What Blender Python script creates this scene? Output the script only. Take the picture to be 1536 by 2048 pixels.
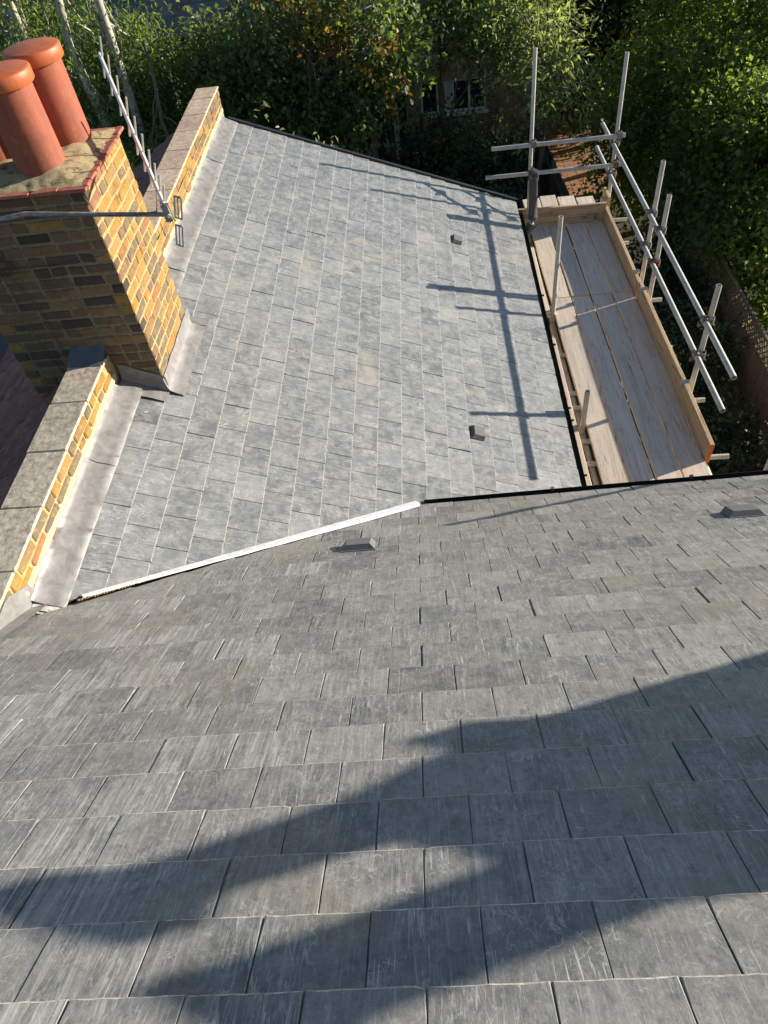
import bpy, bmesh, math, random
import numpy as np
from mathutils import Matrix, Vector, noise

for o in list(bpy.data.objects):
    bpy.data.objects.remove(o)
scene = bpy.context.scene
COL = scene.collection
R = math.radians

# ------------------------------------------------------------------ camera
# world frame: x = down the rear-extension roof, y = away along it, z up (0 = foot of the valley)
CAM_POS = Vector((0.234, -3.472, 3.958))
ROT = ((0.9942073, 0.0112890, -0.1068848), (-0.0608087, -0.7609205, -0.6459894), (-0.0886235, 0.6487469, -0.7558263))
FPX = 1420.6
cam_d = bpy.data.cameras.new('camera')
cam = bpy.data.objects.new('camera', cam_d)
COL.objects.link(cam)
rt, dn, fw = (Vector(r) for r in ROT)
cam.matrix_world = Matrix(((rt.x, -dn.x, -fw.x, CAM_POS.x), (rt.y, -dn.y, -fw.y, CAM_POS.y), (rt.z, -dn.z, -fw.z, CAM_POS.z), (0, 0, 0, 1)))
cam_d.sensor_fit = 'VERTICAL'
cam_d.sensor_height = 36.0
cam_d.lens = 36.0 * FPX / 2048.0
cam_d.clip_start = 0.05
cam_d.clip_end = 600
scene.camera = cam


def in_view(p, m=0.0):
    q = Vector(p) - CAM_POS
    z = q.dot(fw)
    if z <= 0.1:
        return False
    u = 768 + FPX * q.dot(rt) / z
    v = 1024 + FPX * q.dot(dn) / z
    return -m < u < 1536 + m and -m < v < 2048 + m


# ------------------------------------------------------------------ light
SUN_AZ, SUN_EL = R(19.5), R(13.6)      # azimuth measured from +x towards +y
sdir = Vector((math.cos(SUN_EL) * math.cos(SUN_AZ), math.cos(SUN_EL) * math.sin(SUN_AZ), math.sin(SUN_EL)))
w = bpy.data.worlds.new('World')
scene.world = w
w.use_nodes = True
wn = w.node_tree.nodes
bg = wn['Background']
sky = wn.new('ShaderNodeTexSky')
sky.sky_type = 'NISHITA'
sky.sun_disc = False
sky.sun_elevation = SUN_EL
sky.sun_rotation = math.pi / 2 - SUN_AZ
sky.altitude = 50
sky.air_density = 1.0
sky.dust_density = 0.6
sky.ozone_density = 2.5
w.node_tree.links.new(sky.outputs[0], bg.inputs[0])
bg.inputs[1].default_value = 0.075
sun_d = bpy.data.lights.new('sun', 'SUN')
sun_d.energy = 5.0
sun_d.angle = R(0.55)
sun_d.color = (1.0, 0.90, 0.76)
sun = bpy.data.objects.new('sun', sun_d)
COL.objects.link(sun)
sun.rotation_euler = (-sdir).to_track_quat('-Z', 'Y').to_euler()
sun.location = (20, 10, 20)
vs = scene.view_settings
vs.view_transform = 'Standard'
vs.look = 'None'
vs.exposure = 1.06
vs.gamma = 1.0
vs.use_curve_mapping = False
cy = scene.cycles
cy.max_bounces = 6
cy.diffuse_bounces = 4
cy.glossy_bounces = 3
cy.transmission_bounces = 4
cy.transparent_max_bounces = 4
cy.use_denoising = True

rnd = random.Random(7)

# ------------------------------------------------------------------ materials
def mat(name):
    m = bpy.data.materials.new(name)
    m.use_nodes = True
    return m, m.node_tree.nodes, m.node_tree.links, m.node_tree.nodes['Principled BSDF']


def nd(n, kind, **kw):
    x = n.new(kind)
    for k, v in kw.items():
        setattr(x, k, v)
    return x


def coords(n, l, scale=(1, 1, 1), per_object=True, rot=(0, 0, 0), kind='Object'):
    tc = nd(n, 'ShaderNodeTexCoord')
    mp = nd(n, 'ShaderNodeMapping')
    mp.inputs['Scale'].default_value = scale
    mp.inputs['Rotation'].default_value = rot
    l.new(tc.outputs[kind], mp.inputs[0])
    if per_object:
        oi = nd(n, 'ShaderNodeObjectInfo')
        ml = nd(n, 'ShaderNodeVectorMath', operation='MULTIPLY')
        cb = nd(n, 'ShaderNodeCombineXYZ')
        for i in range(3):
            l.new(oi.outputs['Random'], cb.inputs[i])
        l.new(cb.outputs[0], ml.inputs[0])
        ml.inputs[1].default_value = (37.0, 91.0, 53.0)
        l.new(ml.outputs[0], mp.inputs['Location'])
    return mp.outputs[0]


def noise_t(n, l, vec, scale, detail=4, rough=0.55, dist=0.0):
    t = nd(n, 'ShaderNodeTexNoise')
    t.inputs['Scale'].default_value = scale
    t.inputs['Detail'].default_value = detail
    t.inputs['Roughness'].default_value = rough
    t.inputs['Distortion'].default_value = dist
    l.new(vec, t.inputs['Vector'])
    return t.outputs[0]


def ramp(n, l, fac, stops, interp='LINEAR'):
    r = nd(n, 'ShaderNodeValToRGB')
    e = r.color_ramp.elements
    r.color_ramp.interpolation = interp
    while len(e) < len(stops):
        e.new(0.5)
    for x, (p, c) in zip(e, stops):
        x.position = p
        x.color = (*c, 1) if len(c) == 3 else c
    l.new(fac, r.inputs[0])
    return r.outputs[0]


def g3(v):
    return (v, v, v)


def mix(n, l, a, b, fac, mode='MIX'):
    m = nd(n, 'ShaderNodeMix', data_type='RGBA', blend_type=mode)
    for s, v in ((6, a), (7, b)):
        if isinstance(v, tuple):
            m.inputs[s].default_value = (*v, 1)
        else:
            l.new(v, m.inputs[s])
    if isinstance(fac, float):
        m.inputs[0].default_value = fac
    else:
        l.new(fac, m.inputs[0])
    return m.outputs[2]


def bump(n, l, h, strength, dist, b):
    x = nd(n, 'ShaderNodeBump')
    x.inputs['Strength'].default_value = strength
    x.inputs['Distance'].default_value = dist
    l.new(h, x.inputs['Height'])
    l.new(x.outputs[0], b.inputs['Normal'])


def slate_mat(name, dark, light, streak, dust, dustcol, rough, stain, scuff=0.0, fine=1.0):
    m, n, l, b = mat(name)
    v = coords(n, l)
    vs_ = coords(n, l, (105, 4.0, 6))
    vs2 = coords(n, l, (240, 10.0, 6))
    oi = nd(n, 'ShaderNodeObjectInfo')
    base = ramp(n, l, oi.outputs['Random'], [(0.0, dark), (0.12, light), (0.3, tuple(c * 0.8 for c in dark)), (0.45, light), (0.55, dark), (0.7, tuple(c * 1.2 for c in light)), (0.85, dark), (1.0, light)])
    cloud = noise_t(n, l, v, 9, 5, 0.6, 0.6)
    base = mix(n, l, base, tuple(c * 1.35 for c in light), ramp(n, l, cloud, [(0.4, g3(0)), (0.75, g3(0.65))]))
    # riven grain running down the slate
    s1 = noise_t(n, l, vs_, 1.0, 6, 0.7, 0.5)
    fr = nd(n, 'ShaderNodeMath', operation='MULTIPLY')
    l.new(oi.outputs['Random'], fr.inputs[0])
    fr.inputs[1].default_value = 13.7
    fc = nd(n, 'ShaderNodeMath', operation='FRACT')
    l.new(fr.outputs[0], fc.inputs[0])
    sg = nd(n, 'ShaderNodeMath', operation='MULTIPLY')
    l.new(ramp(n, l, s1, [(0.50, g3(0)), (0.62, g3(streak))]), sg.inputs[0])
    l.new(ramp(n, l, fc.outputs[0], [(0.25, g3(0.2)), (0.9, g3(1))]), sg.inputs[1])
    base = mix(n, l, base, dustcol, sg.outputs[0])
    mo = noise_t(n, l, v, 30, 6, 0.75, 0.2)
    base = mix(n, l, base, tuple(c * 0.62 for c in dark), ramp(n, l, mo, [(0.30, g3(0.75 * fine)), (0.5, g3(0))]))
    mo2 = noise_t(n, l, v, 75, 4, 0.7, 0.2)
    base = mix(n, l, base, dustcol, ramp(n, l, mo2, [(0.52, g3(0)), (0.75, g3(0.32 * fine))]))
    vb = coords(n, l, (26, 1.6, 6))
    bn = noise_t(n, l, vb, 1.0, 3, 0.5, 0.7)
    sb = nd(n, 'ShaderNodeMath', operation='MULTIPLY')
    l.new(ramp(n, l, bn, [(0.46, g3(0)), (0.68, g3(streak * 0.5))]), sb.inputs[0])
    l.new(ramp(n, l, fc.outputs[0], [(0.3, g3(0.1)), (0.75, g3(1))]), sb.inputs[1])
    base = mix(n, l, base, dustcol, sb.outputs[0])
    s2 = noise_t(n, l, vs2, 1.0, 3, 0.5, 1.2)
    base = mix(n, l, base, dustcol, ramp(n, l, s2, [(0.60, g3(0)), (0.72, g3(streak * 0.8))]))
    # thin wandering veins
    for sc_, wd_, am in (((11, 1.3, 3), 0.010, 0.55), ((24, 3.0, 3), 0.012, 0.5)):
        vv = coords(n, l, sc_)
        vn = noise_t(n, l, vv, 1.0, 4, 0.6, 0.9)
        gate = noise_t(n, l, v, 6, 3)
        gm = nd(n, 'ShaderNodeMath', operation='MULTIPLY')
        l.new(ramp(n, l, vn, [(0.5 - wd_, g3(0)), (0.5, g3(am)), (0.5 + wd_, g3(0))]), gm.inputs[0])
        l.new(ramp(n, l, gate, [(0.42, g3(0)), (0.6, g3(1))]), gm.inputs[1])
        base = mix(n, l, base, dustcol, gm.outputs[0])
    if scuff:
        for k in range(2):
            vn = noise_t(n, l, v, 7 + 6 * k, 3, 0.6, 1.4)
            gate = noise_t(n, l, v, 4 + 5 * k, 3)
            gm = nd(n, 'ShaderNodeMath', operation='MULTIPLY')
            l.new(ramp(n, l, vn, [(0.485, g3(0)), (0.5, g3(scuff)), (0.515, g3(0))]), gm.inputs[0])
            l.new(ramp(n, l, gate, [(0.5, g3(0)), (0.62, g3(1))]), gm.inputs[1])
            base = mix(n, l, base, dustcol, gm.outputs[0])
    # scratches and scuffs in other directions
    for k, ang in enumerate((0.6, -0.95, 1.5)):
        sv = coords(n, l, (160, 5, 5), True, (0, 0, ang))
        sc = noise_t(n, l, sv, 1.0, 2, 0.5, 1.5)
        gate = noise_t(n, l, v, 5 + 3 * k, 2)
        gm = nd(n, 'ShaderNodeMath', operation='MULTIPLY')
        l.new(ramp(n, l, sc, [(0.64, g3(0)), (0.70, g3(0.9))]), gm.inputs[0])
        l.new(ramp(n, l, gate, [(0.5, g3(0)), (0.62, g3(1))]), gm.inputs[1])
        base = mix(n, l, base, dustcol, gm.outputs[0])
    # cutting dust
    dn_ = noise_t(n, l, v, 14, 6, 0.7, 0.3)
    base = mix(n, l, base, dustcol, ramp(n, l, dn_, [(0.42, g3(0)), (0.8, g3(dust))]))
    # chipped specks
    sp = noise_t(n, l, v, 190, 2, 0.5)
    base = mix(n, l, base, tuple(min(1, c * 1.25) for c in dustcol), ramp(n, l, sp, [(0.74, g3(0)), (0.80, g3(0.75 * fine))]))
    # broad staining that ignores the joints
    wv = coords(n, l, (1, 1, 1), False, kind='Object')
    geo = nd(n, 'ShaderNodeNewGeometry')
    big = noise_t(n, l, geo.outputs['Position'], 2.1, 8, 0.68, 0.6)
    base = mix(n, l, base, stain, ramp(n, l, big, [(0.53, g3(0)), (0.72, g3(0.6))]))
    l.new(base, b.inputs['Base Color'])
    l.new(ramp(n, l, dn_, [(0.3, g3(rough - 0.08)), (0.8, g3(rough + 0.15))]), b.inputs['Roughness'])
    b.inputs['Specular IOR Level'].default_value = 0.45
    hm = nd(n, 'ShaderNodeMath', operation='ADD')
    l.new(mo, hm.inputs[0])
    l.new(noise_t(n, l, v, 22, 5, 0.65), hm.inputs[1])
    bump(n, l, hm.outputs[0], 0.55, 0.003, b)
    return m


M = {}
M['slate_a'] = slate_mat('slate_weathered', (0.104, 0.107, 0.110), (0.172, 0.170, 0.160), 0.34, 0.30, (0.45, 0.45, 0.43), 0.46, (0.24, 0.215, 0.155), 0.65)
M['slate_s'] = slate_mat('slate_streaked', (0.100, 0.103, 0.107), (0.165, 0.163, 0.155), 0.75, 0.24, (0.48, 0.48, 0.455), 0.44, (0.225, 0.205, 0.15), 0.4)
M['slate_b'] = slate_mat('slate_dusty', (0.106, 0.117, 0.126), (0.165, 0.175, 0.183), 0.20, 0.48, (0.43, 0.435, 0.42), 0.34, (0.36, 0.34, 0.28), 0.8, 0.4)


def simple(name, col, rough=0.6, metal=0.0, var=0.25, scale=12, bs=0.2, bd=0.003, detail=5, stretch=(1, 1, 1), objvar=0.0, spec=0.5):
    m, n, l, b = mat(name)
    v = coords(n, l, stretch)
    t = noise_t(n, l, v, scale, detail, 0.6, 0.3)
    c = ramp(n, l, t, [(0.3, tuple(x * (1 - var) for x in col)), (0.7, tuple(min(1, x * (1 + var)) for x in col))])
    if objvar:
        oi = nd(n, 'ShaderNodeObjectInfo')
        c = mix(n, l, c, ramp(n, l, oi.outputs['Random'], [(0, g3(1 - objvar)), (1, g3(1.0))]), 1.0, 'MULTIPLY')
    l.new(c, b.inputs['Base Color'])
    b.inputs['Roughness'].default_value = rough
    b.inputs['Metallic'].default_value = metal
    b.inputs['Specular IOR Level'].default_value = spec
    if bs:
        bump(n, l, t, bs, bd, b)
    return m


M['slate_edge_a'] = simple('slate_cut_edge', (0.40, 0.39, 0.355), 0.8, var=0.5, scale=60)
M['slate_edge_b'] = simple('slate_cut_edge_pale', (0.235, 0.23, 0.212), 0.8, var=0.4, scale=60)
M['felt'] = simple('roofing_felt', (0.03, 0.03, 0.032), 0.9)
M['lead'] = simple('lead_sheet', (0.20, 0.198, 0.197), 0.5, 0.1, 0.28, 14, 0.5, 0.006, 8)
M['lead_dark'] = simple('lead_old', (0.13, 0.135, 0.14), 0.55, 0.1, 0.3, 9, 0.4, 0.006)
M['valley'] = simple('valley_liner', (0.68, 0.70, 0.72), 0.5, 0, 0.22, 22, 0.3, 0.003, 8)
M['black_plastic'] = simple('black_plastic', (0.012, 0.012, 0.013), 0.35, 0, 0.2, 20, 0.05)
M['grey_plastic'] = simple('grey_plastic', (0.055, 0.055, 0.058), 0.45, 0, 0.15, 30, 0.05)
M['vent'] = simple('vent_plastic', (0.12, 0.124, 0.126), 0.6, 0, 0.12, 30, 0.1)
M['cream_plaster'] = simple('rendered_wall', (0.5, 0.45, 0.36), 0.9)


def tube_mat():
    m, n, l, b = mat('galvanised_tube')
    v = coords(n, l)
    t = noise_t(n, l, v, 7, 6, 0.65)
    c = ramp(n, l, t, [(0.3, (0.36, 0.36, 0.33)), (0.6, (0.52, 0.52, 0.47)), (0.8, (0.46, 0.42, 0.34))])
    t2 = noise_t(n, l, v, 40, 4, 0.6)
    c = mix(n, l, c, (0.62, 0.60, 0.55), ramp(n, l, t2, [(0.6, g3(0)), (0.72, g3(0.7))]))
    t3 = noise_t(n, l, v, 13, 5, 0.7, 0.4)
    c = mix(n, l, c, (0.20, 0.115, 0.06), ramp(n, l, t3, [(0.60, g3(0)), (0.70, g3(0.65))]))
    l.new(c, b.inputs['Base Color'])
    b.inputs['Metallic'].default_value = 0.12
    b.inputs['Roughness'].default_value = 0.48
    bump(n, l, t2, 0.15, 0.002, b)
    return m


M['tube'] = tube_mat()
M['coupler'] = simple('coupler_steel', (0.25, 0.23, 0.20), 0.55, 0.5, 0.5, 40)
M['coupler_rust'] = simple('coupler_rusty', (0.20, 0.10, 0.06), 0.75, 0.2, 0.5, 40)
M['aerial'] = simple('aerial_aluminium', (0.62, 0.61, 0.58), 0.4, 0.5, 0.15, 20)
M['aerial_dark'] = simple('aerial_bracket', (0.24, 0.235, 0.22), 0.5, 0.3, 0.3, 20)
M['arm'] = simple('aerial_arm', (0.27, 0.25, 0.22), 0.6, 0.3, 0.4, 30)


def wood_mat(name, c1, c2, dark, stain=0.32, rough=0.8):
    m, n, l, b = mat(name)
    v = coords(n, l, (26, 1.2, 20))
    v2 = coords(n, l, (1, 1, 1))
    g = noise_t(n, l, v, 1.0, 6, 0.65, 0.9)
    c = ramp(n, l, g, [(0.25, dark), (0.45, c1), (0.7, c2)])
    vf = coords(n, l, (150, 2.5, 60))
    gf = noise_t(n, l, vf, 1.0, 3, 0.6, 0.6)
    c = mix(n, l, c, dark, ramp(n, l, gf, [(0.57, g3(0)), (0.70, g3(0.5))]))
    st = noise_t(n, l, v2, 3.5, 6, 0.7, 0.5)
    c = mix(n, l, c, tuple(x * 0.45 for x in c1), ramp(n, l, st, [(0.56, g3(0)), (0.78, g3(stain))]))
    # scuffs
    for k, ang in enumerate((0.7, -0.5)):
        sv = coords(n, l, (70, 3, 3), True, (0, 0, ang))
        sc = noise_t(n, l, sv, 1.0, 2, 0.5, 1.5)
        c = mix(n, l, c, tuple(x * 0.35 for x in c1), ramp(n, l, sc, [(0.67, g3(0)), (0.73, g3(0.75))]))
    ck = noise_t(n, l, coords(n, l, (9, 0.35, 3)), 1.0, 4, 0.6, 0.6)
    c = mix(n, l, c, (0.05, 0.035, 0.025), ramp(n, l, ck, [(0.496, g3(0)), (0.5, g3(0.75)), (0.504, g3(0))]))
    oi = nd(n, 'ShaderNodeObjectInfo')
    c = mix(n, l, c, ramp(n, l, oi.outputs['Random'], [(0, (0.78, 0.76, 0.76)), (0.5, (1, 0.98, 0.95)), (1, (0.9, 0.86, 0.86))]), 1.0, 'MULTIPLY')
    l.new(c, b.inputs['Base Color'])
    b.inputs['Roughness'].default_value = rough
    b.inputs['Specular IOR Level'].default_value = 0.3
    bump(n, l, g, 0.35, 0.004, b)
    return m


M['board'] = wood_mat('scaffold_timber', (0.78, 0.67, 0.54), (0.87, 0.77, 0.64), (0.54, 0.43, 0.34))
M['toe'] = wood_mat('toe_board_timber', (0.52, 0.38, 0.23), (0.64, 0.48, 0.30), (0.25, 0.16, 0.09), 0.35)
M['fence'] = wood_mat('weathered_fence', (0.17, 0.13, 0.10), (0.24, 0.19, 0.15), (0.08, 0.06, 0.05))
M['orange_paint'] = simple('orange_end_paint', (0.55, 0.14, 0.06), 0.7, var=0.4, scale=50)


def brick_mat(name, stops, soot, smear=0.65):
    m, n, l, b = mat(name)
    v = coords(n, l)
    oi = nd(n, 'ShaderNodeObjectInfo')
    c = ramp(n, l, oi.outputs['Random'], stops)
    t = noise_t(n, l, v, 28, 6, 0.7, 0.4)
    c = mix(n, l, c, (0.10, 0.075, 0.05), ramp(n, l, t, [(0.52, g3(0)), (0.75, g3(soot))]))
    t3 = noise_t(n, l, v, 11, 3, 0.6, 0.4)
    c = mix(n, l, c, (0.31, 0.19, 0.05), ramp(n, l, t3, [(0.5, g3(0)), (0.75, g3(0.6 * smear))]))
    t2 = noise_t(n, l, v, 95, 3, 0.6)
    c = mix(n, l, c, (0.06, 0.045, 0.035), ramp(n, l, t2, [(0.62, g3(0)), (0.70, g3(0.85))]))
    geo = nd(n, 'ShaderNodeNewGeometry')
    sm = noise_t(n, l, geo.outputs['Position'], 16, 7, 0.7, 0.6)
    c = mix(n, l, c, (0.33, 0.25, 0.12), ramp(n, l, sm, [(0.54, g3(0)), (0.66, g3(smear))]))
    sk = noise_t(n, l, geo.outputs['Position'], 4.5, 6, 0.65, 0.4)
    c = mix(n, l, c, (0.07, 0.055, 0.04), ramp(n, l, sk, [(0.52, g3(0)), (0.72, g3(0.7))]))
    l.new(c, b.inputs['Base Color'])
    b.inputs['Roughness'].default_value = 0.9
    b.inputs['Specular IOR Level'].default_value = 0.15
    bump(n, l, t2, 0.6, 0.004, b)
    return m


M['brick'] = brick_mat('stock_brick', [(0, (0.27, 0.155, 0.045)), (0.2, (0.31, 0.19, 0.06)), (0.34, (0.17, 0.125, 0.075)), (0.48, (0.13, 0.108, 0.082)), (0.6, (0.25, 0.115, 0.065)), (0.74, (0.30, 0.165, 0.04)), (0.88, (0.12, 0.10, 0.08)), (1, (0.22, 0.14, 0.07))], 0.7)
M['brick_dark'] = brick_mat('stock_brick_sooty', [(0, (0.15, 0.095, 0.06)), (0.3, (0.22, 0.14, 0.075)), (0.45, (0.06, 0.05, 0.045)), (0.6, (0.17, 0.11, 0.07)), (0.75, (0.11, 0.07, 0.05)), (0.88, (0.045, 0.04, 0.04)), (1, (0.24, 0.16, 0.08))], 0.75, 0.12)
M['mortar'] = simple('lime_mortar', (0.34, 0.26, 0.125), 0.95, 0, 0.25, 40, 0.7, 0.006, spec=0.1)
M['mortar_pale'] = simple('new_mortar', (0.46, 0.385, 0.235), 0.95, 0, 0.2, 40, 0.6, 0.005, spec=0.1)
M['mortar_grey'] = simple('old_mortar', (0.20, 0.165, 0.10), 0.95, 0, 0.3, 40, 0.7, 0.006, spec=0.1)
M['coping'] = simple('coping_concrete', (0.58, 0.44, 0.32), 0.9, 0, 0.32, 20, 0.6, 0.005, 9, objvar=0.2, spec=0.15)
M['coping_grey'] = simple('coping_concrete_grey', (0.50, 0.44, 0.345), 0.9, 0, 0.42, 22, 0.8, 0.006, 9, objvar=0.15, spec=0.15)
M['creasing'] = simple('red_clay_tile', (0.36, 0.12, 0.075), 0.85, 0, 0.35, 30, 0.4, 0.004, objvar=0.35)
M['tile_dark'] = simple('old_clay_tile', (0.27, 0.105, 0.075), 0.8, 0, 0.4, 20, 0.4, 0.004, objvar=0.5)


def pot_mat(name, col, rough):
    m, n, l, b = mat(name)
    v = coords(n, l)
    t = noise_t(n, l, v, 10, 6, 0.65)
    c = ramp(n, l, t, [(0.3, tuple(x * 0.88 for x in col)), (0.7, tuple(min(1, x * 1.1) for x in col))])
    t2 = noise_t(n, l, v, 70, 3, 0.6)
    c = mix(n, l, c, (0.42, 0.25, 0.17), ramp(n, l, t2, [(0.68, g3(0)), (0.76, g3(0.55))]))
    t3 = noise_t(n, l, v, 24, 6, 0.7, 1.0)
    c = mix(n, l, c, (0.46, 0.17, 0.06), ramp(n, l, t3, [(0.55, g3(0)), (0.7, g3(0.5))]))
    t5 = noise_t(n, l, coords(n, l, (14, 14, 1.6)), 1.0, 5, 0.65, 0.3)
    c = mix(n, l, c, (0.09, 0.045, 0.035), ramp(n, l, t5, [(0.52, g3(0)), (0.75, g3(0.55))]))
    t6 = noise_t(n, l, v, 38, 4, 0.6, 0.3)
    c = mix(n, l, c, (0.34, 0.30, 0.22), ramp(n, l, t6, [(0.66, g3(0)), (0.72, g3(0.45))]))
    l.new(c, b.inputs['Base Color'])
    b.inputs['Roughness'].default_value = rough
    bump(n, l, t2, 0.25, 0.002, b)
    return m


M['pot'] = pot_mat('terracotta', (0.28, 0.072, 0.038), 0.72)
M['pot_cap'] = pot_mat('terracotta_cap', (0.42, 0.105, 0.030), 0.5)


def flaunch_mat():
    m, n, l, b = mat('mossy_flaunching')
    v = coords(n, l, (1, 1, 1), False)
    t = noise_t(n, l, v, 160, 4, 0.7)
    c = ramp(n, l, t, [(0.3, (0.26, 0.20, 0.11)), (0.55, (0.50, 0.40, 0.23)), (0.75, (0.66, 0.56, 0.36))])
    t2 = noise_t(n, l, v, 14, 6, 0.75, 0.5)
    c = mix(n, l, c, (0.09, 0.075, 0.045), ramp(n, l, t2, [(0.5, g3(0)), (0.62, g3(0.85))]))
    t3 = noise_t(n, l, v, 22, 4, 0.7, 0.5)
    c = mix(n, l, c, (0.30, 0.30, 0.29), ramp(n, l, t3, [(0.6, g3(0)), (0.7, g3(0.6))]))
    t4 = noise_t(n, l, v, 17, 3, 0.5, 0.2)
    c = mix(n, l, c, (0.62, 0.36, 0.05), ramp(n, l, t4, [(0.72, g3(0)), (0.76, g3(0.8))]))
    l.new(c, b.inputs['Base Color'])
    b.inputs['Roughness'].default_value = 0.95
    b.inputs['Specular IOR Level'].default_value = 0.1
    bump(n, l, t, 1.0, 0.012, b)
    return m


M['flaunch'] = flaunch_mat()


def leaf_mat(name, c1, c2, c3, trans=0.35, rough=0.45):
    m, n, l, b = mat(name)
    geo = nd(n, 'ShaderNodeNewGeometry')
    rp = geo.outputs['Random Per Island']
    t = noise_t(n, l, geo.outputs['Position'], 1.6, 3, 0.6)
    a = ramp(n, l, rp, [(0.0, c1), (0.55, c2), (1.0, c3)])
    c = mix(n, l, a, tuple(x * 0.62 for x in c1), ramp(n, l, t, [(0.42, g3(0)), (0.62, g3(0.7))]))
    l.new(c, b.inputs['Base Color'])
    b.inputs['Roughness'].default_value = rough
    b.inputs['Specular IOR Level'].default_value = 0.35
    tr = nd(n, 'ShaderNodeBsdfTranslucent')
    c2_ = mix(n, l, c, (1.0, 0.95, 0.45), 1.0, 'MULTIPLY')
    br = mix(n, l, c2_, (2.2, 2.2, 2.2), 1.0, 'MULTIPLY')
    l.new(br, tr.inputs[0])
    mx = nd(n, 'ShaderNodeMixShader')
    mx.inputs[0].default_value = min(0.6, trans * 1.5)
    l.new(b.outputs[0], mx.inputs[1])
    l.new(tr.outputs[0], mx.inputs[2])
    l.new(mx.outputs[0], n['Material Output'].inputs[0])
    return m


M['leaf_syc'] = leaf_mat('sycamore_leaf', (0.067, 0.111, 0.042), (0.111, 0.172, 0.060), (0.165, 0.209, 0.075), 0.3)
M['leaf_autumn'] = leaf_mat('browning_leaf', (0.299, 0.150, 0.044), (0.264, 0.211, 0.053), (0.176, 0.211, 0.061), 0.3)
M['leaf_bright'] = leaf_mat('lime_leaf', (0.082, 0.135, 0.037), (0.127, 0.189, 0.049), (0.193, 0.254, 0.078), 0.38)
M['leaf_willow'] = leaf_mat('willow_leaf', (0.063, 0.113, 0.035), (0.108, 0.165, 0.048), (0.152, 0.209, 0.063), 0.35)
M['leaf_dark'] = leaf_mat('evergreen_leaf', (0.031, 0.056, 0.029), (0.049, 0.088, 0.039), (0.079, 0.114, 0.053), 0.15)
M['leaf_pale'] = leaf_mat('ash_leaf', (0.128, 0.172, 0.082), (0.195, 0.254, 0.119), (0.284, 0.328, 0.165), 0.3)
M['bark_pale'] = simple('pale_bark', (0.40, 0.37, 0.30), 0.85, 0, 0.45, 5, 0.5, 0.01, 6, (3, 3, 1))
M['bark'] = simple('bark', (0.14, 0.115, 0.085), 0.9, 0, 0.4, 8, 0.6, 0.01, 6, (3, 3, 1))
M['soil'] = simple('soil_and_leaf_litter', (0.07, 0.055, 0.038), 0.95, 0, 0.5, 3, 0.8, 0.03, 9)
M['grass'] = leaf_mat('grass', (0.04, 0.06, 0.02), (0.06, 0.085, 0.028), (0.08, 0.10, 0.035), 0.2)
M['glass'] = simple('window_glass', (0.03, 0.035, 0.04), 0.06, 0, 0.2, 2, 0)
M['white_paint'] = simple('white_frame_paint', (0.72, 0.72, 0.70), 0.5, 0, 0.08, 20, 0.05)
M['curtain'] = simple('pale_blind', (0.55, 0.56, 0.56), 0.9, 0, 0.1, 20, 0)
M['roof_tile_grey'] = simple('grey_roof_tile', (0.17, 0.165, 0.165), 0.85, 0, 0.3, 14, 0.3, 0.004, objvar=0.35)


def brickwall_mat(name, c1, c2, mort, scale=1.0):
    m, n, l, b = mat(name)
    tc = nd(n, 'ShaderNodeTexCoord')
    sp = nd(n, 'ShaderNodeSeparateXYZ')
    l.new(tc.outputs['Object'], sp.inputs[0])
    ad = nd(n, 'ShaderNodeMath', operation='ADD')
    l.new(sp.outputs[0], ad.inputs[0])
    l.new(sp.outputs[1], ad.inputs[1])
    cb = nd(n, 'ShaderNodeCombineXYZ')
    l.new(ad.outputs[0], cb.inputs[0])
    l.new(sp.outputs[2], cb.inputs[1])
    bt = nd(n, 'ShaderNodeTexBrick')
    bt.inputs['Scale'].default_value = scale
    bt.inputs['Brick Width'].default_value = 0.225
    bt.inputs['Row Height'].default_value = 0.075
    bt.inputs['Mortar Size'].default_value = 0.008
    bt.inputs['Color1'].default_value = (*c1, 1)
    bt.inputs['Color2'].default_value = (*c2, 1)
    bt.inputs['Mortar'].default_value = (*mort, 1)
    l.new(cb.outputs[0], bt.inputs['Vector'])
    t = noise_t(n, l, tc.outputs['Object'], 6, 5, 0.65)
    c = mix(n, l, bt.outputs[0], ramp(n, l, t, [(0.3, g3(0.6)), (0.7, g3(1.15))]), 1.0, 'MULTIPLY')
    l.new(c, b.inputs['Base Color'])
    b.inputs['Roughness'].default_value = 0.9
    iv = nd(n, 'ShaderNodeMath', operation='SUBTRACT')
    iv.inputs[0].default_value = 1.0
    l.new(bt.outputs['Fac'], iv.inputs[1])
    bump(n, l, iv.outputs[0], 0.6, 0.008, b)
    return m


M['wall_stock'] = brickwall_mat('stock_brick_wall', (0.40, 0.29, 0.16), (0.28, 0.20, 0.12), (0.40, 0.35, 0.26))
M['wall_orange'] = brickwall_mat('orange_brick_wall', (0.46, 0.22, 0.09), (0.38, 0.18, 0.08), (0.40, 0.30, 0.20))
M['wall_red'] = brickwall_mat('red_brick_wall', (0.30, 0.07, 0.05), (0.22, 0.05, 0.04), (0.35, 0.28, 0.22))
M['paver'] = brickwall_mat('paving_brick', (0.46, 0.24, 0.11), (0.36, 0.18, 0.09), (0.22, 0.16, 0.1))

# ------------------------------------------------------------------ object helpers
WM = {}


def link(o, parent=None, m=None):
    m = m or Matrix.Identity(4)
    COL.objects.link(o)
    if parent is not None:
        o.parent = parent
        o.matrix_local = WM[parent.name].inverted() @ m
    else:
        o.matrix_world = m
    WM[o.name] = m
    return o


def tag(o, label=None, cat=None, group=None, kind=None):
    for k, v in (('label', label), ('category', cat), ('group', group), ('kind', kind)):
        if v:
            o[k] = v
    return o


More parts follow.
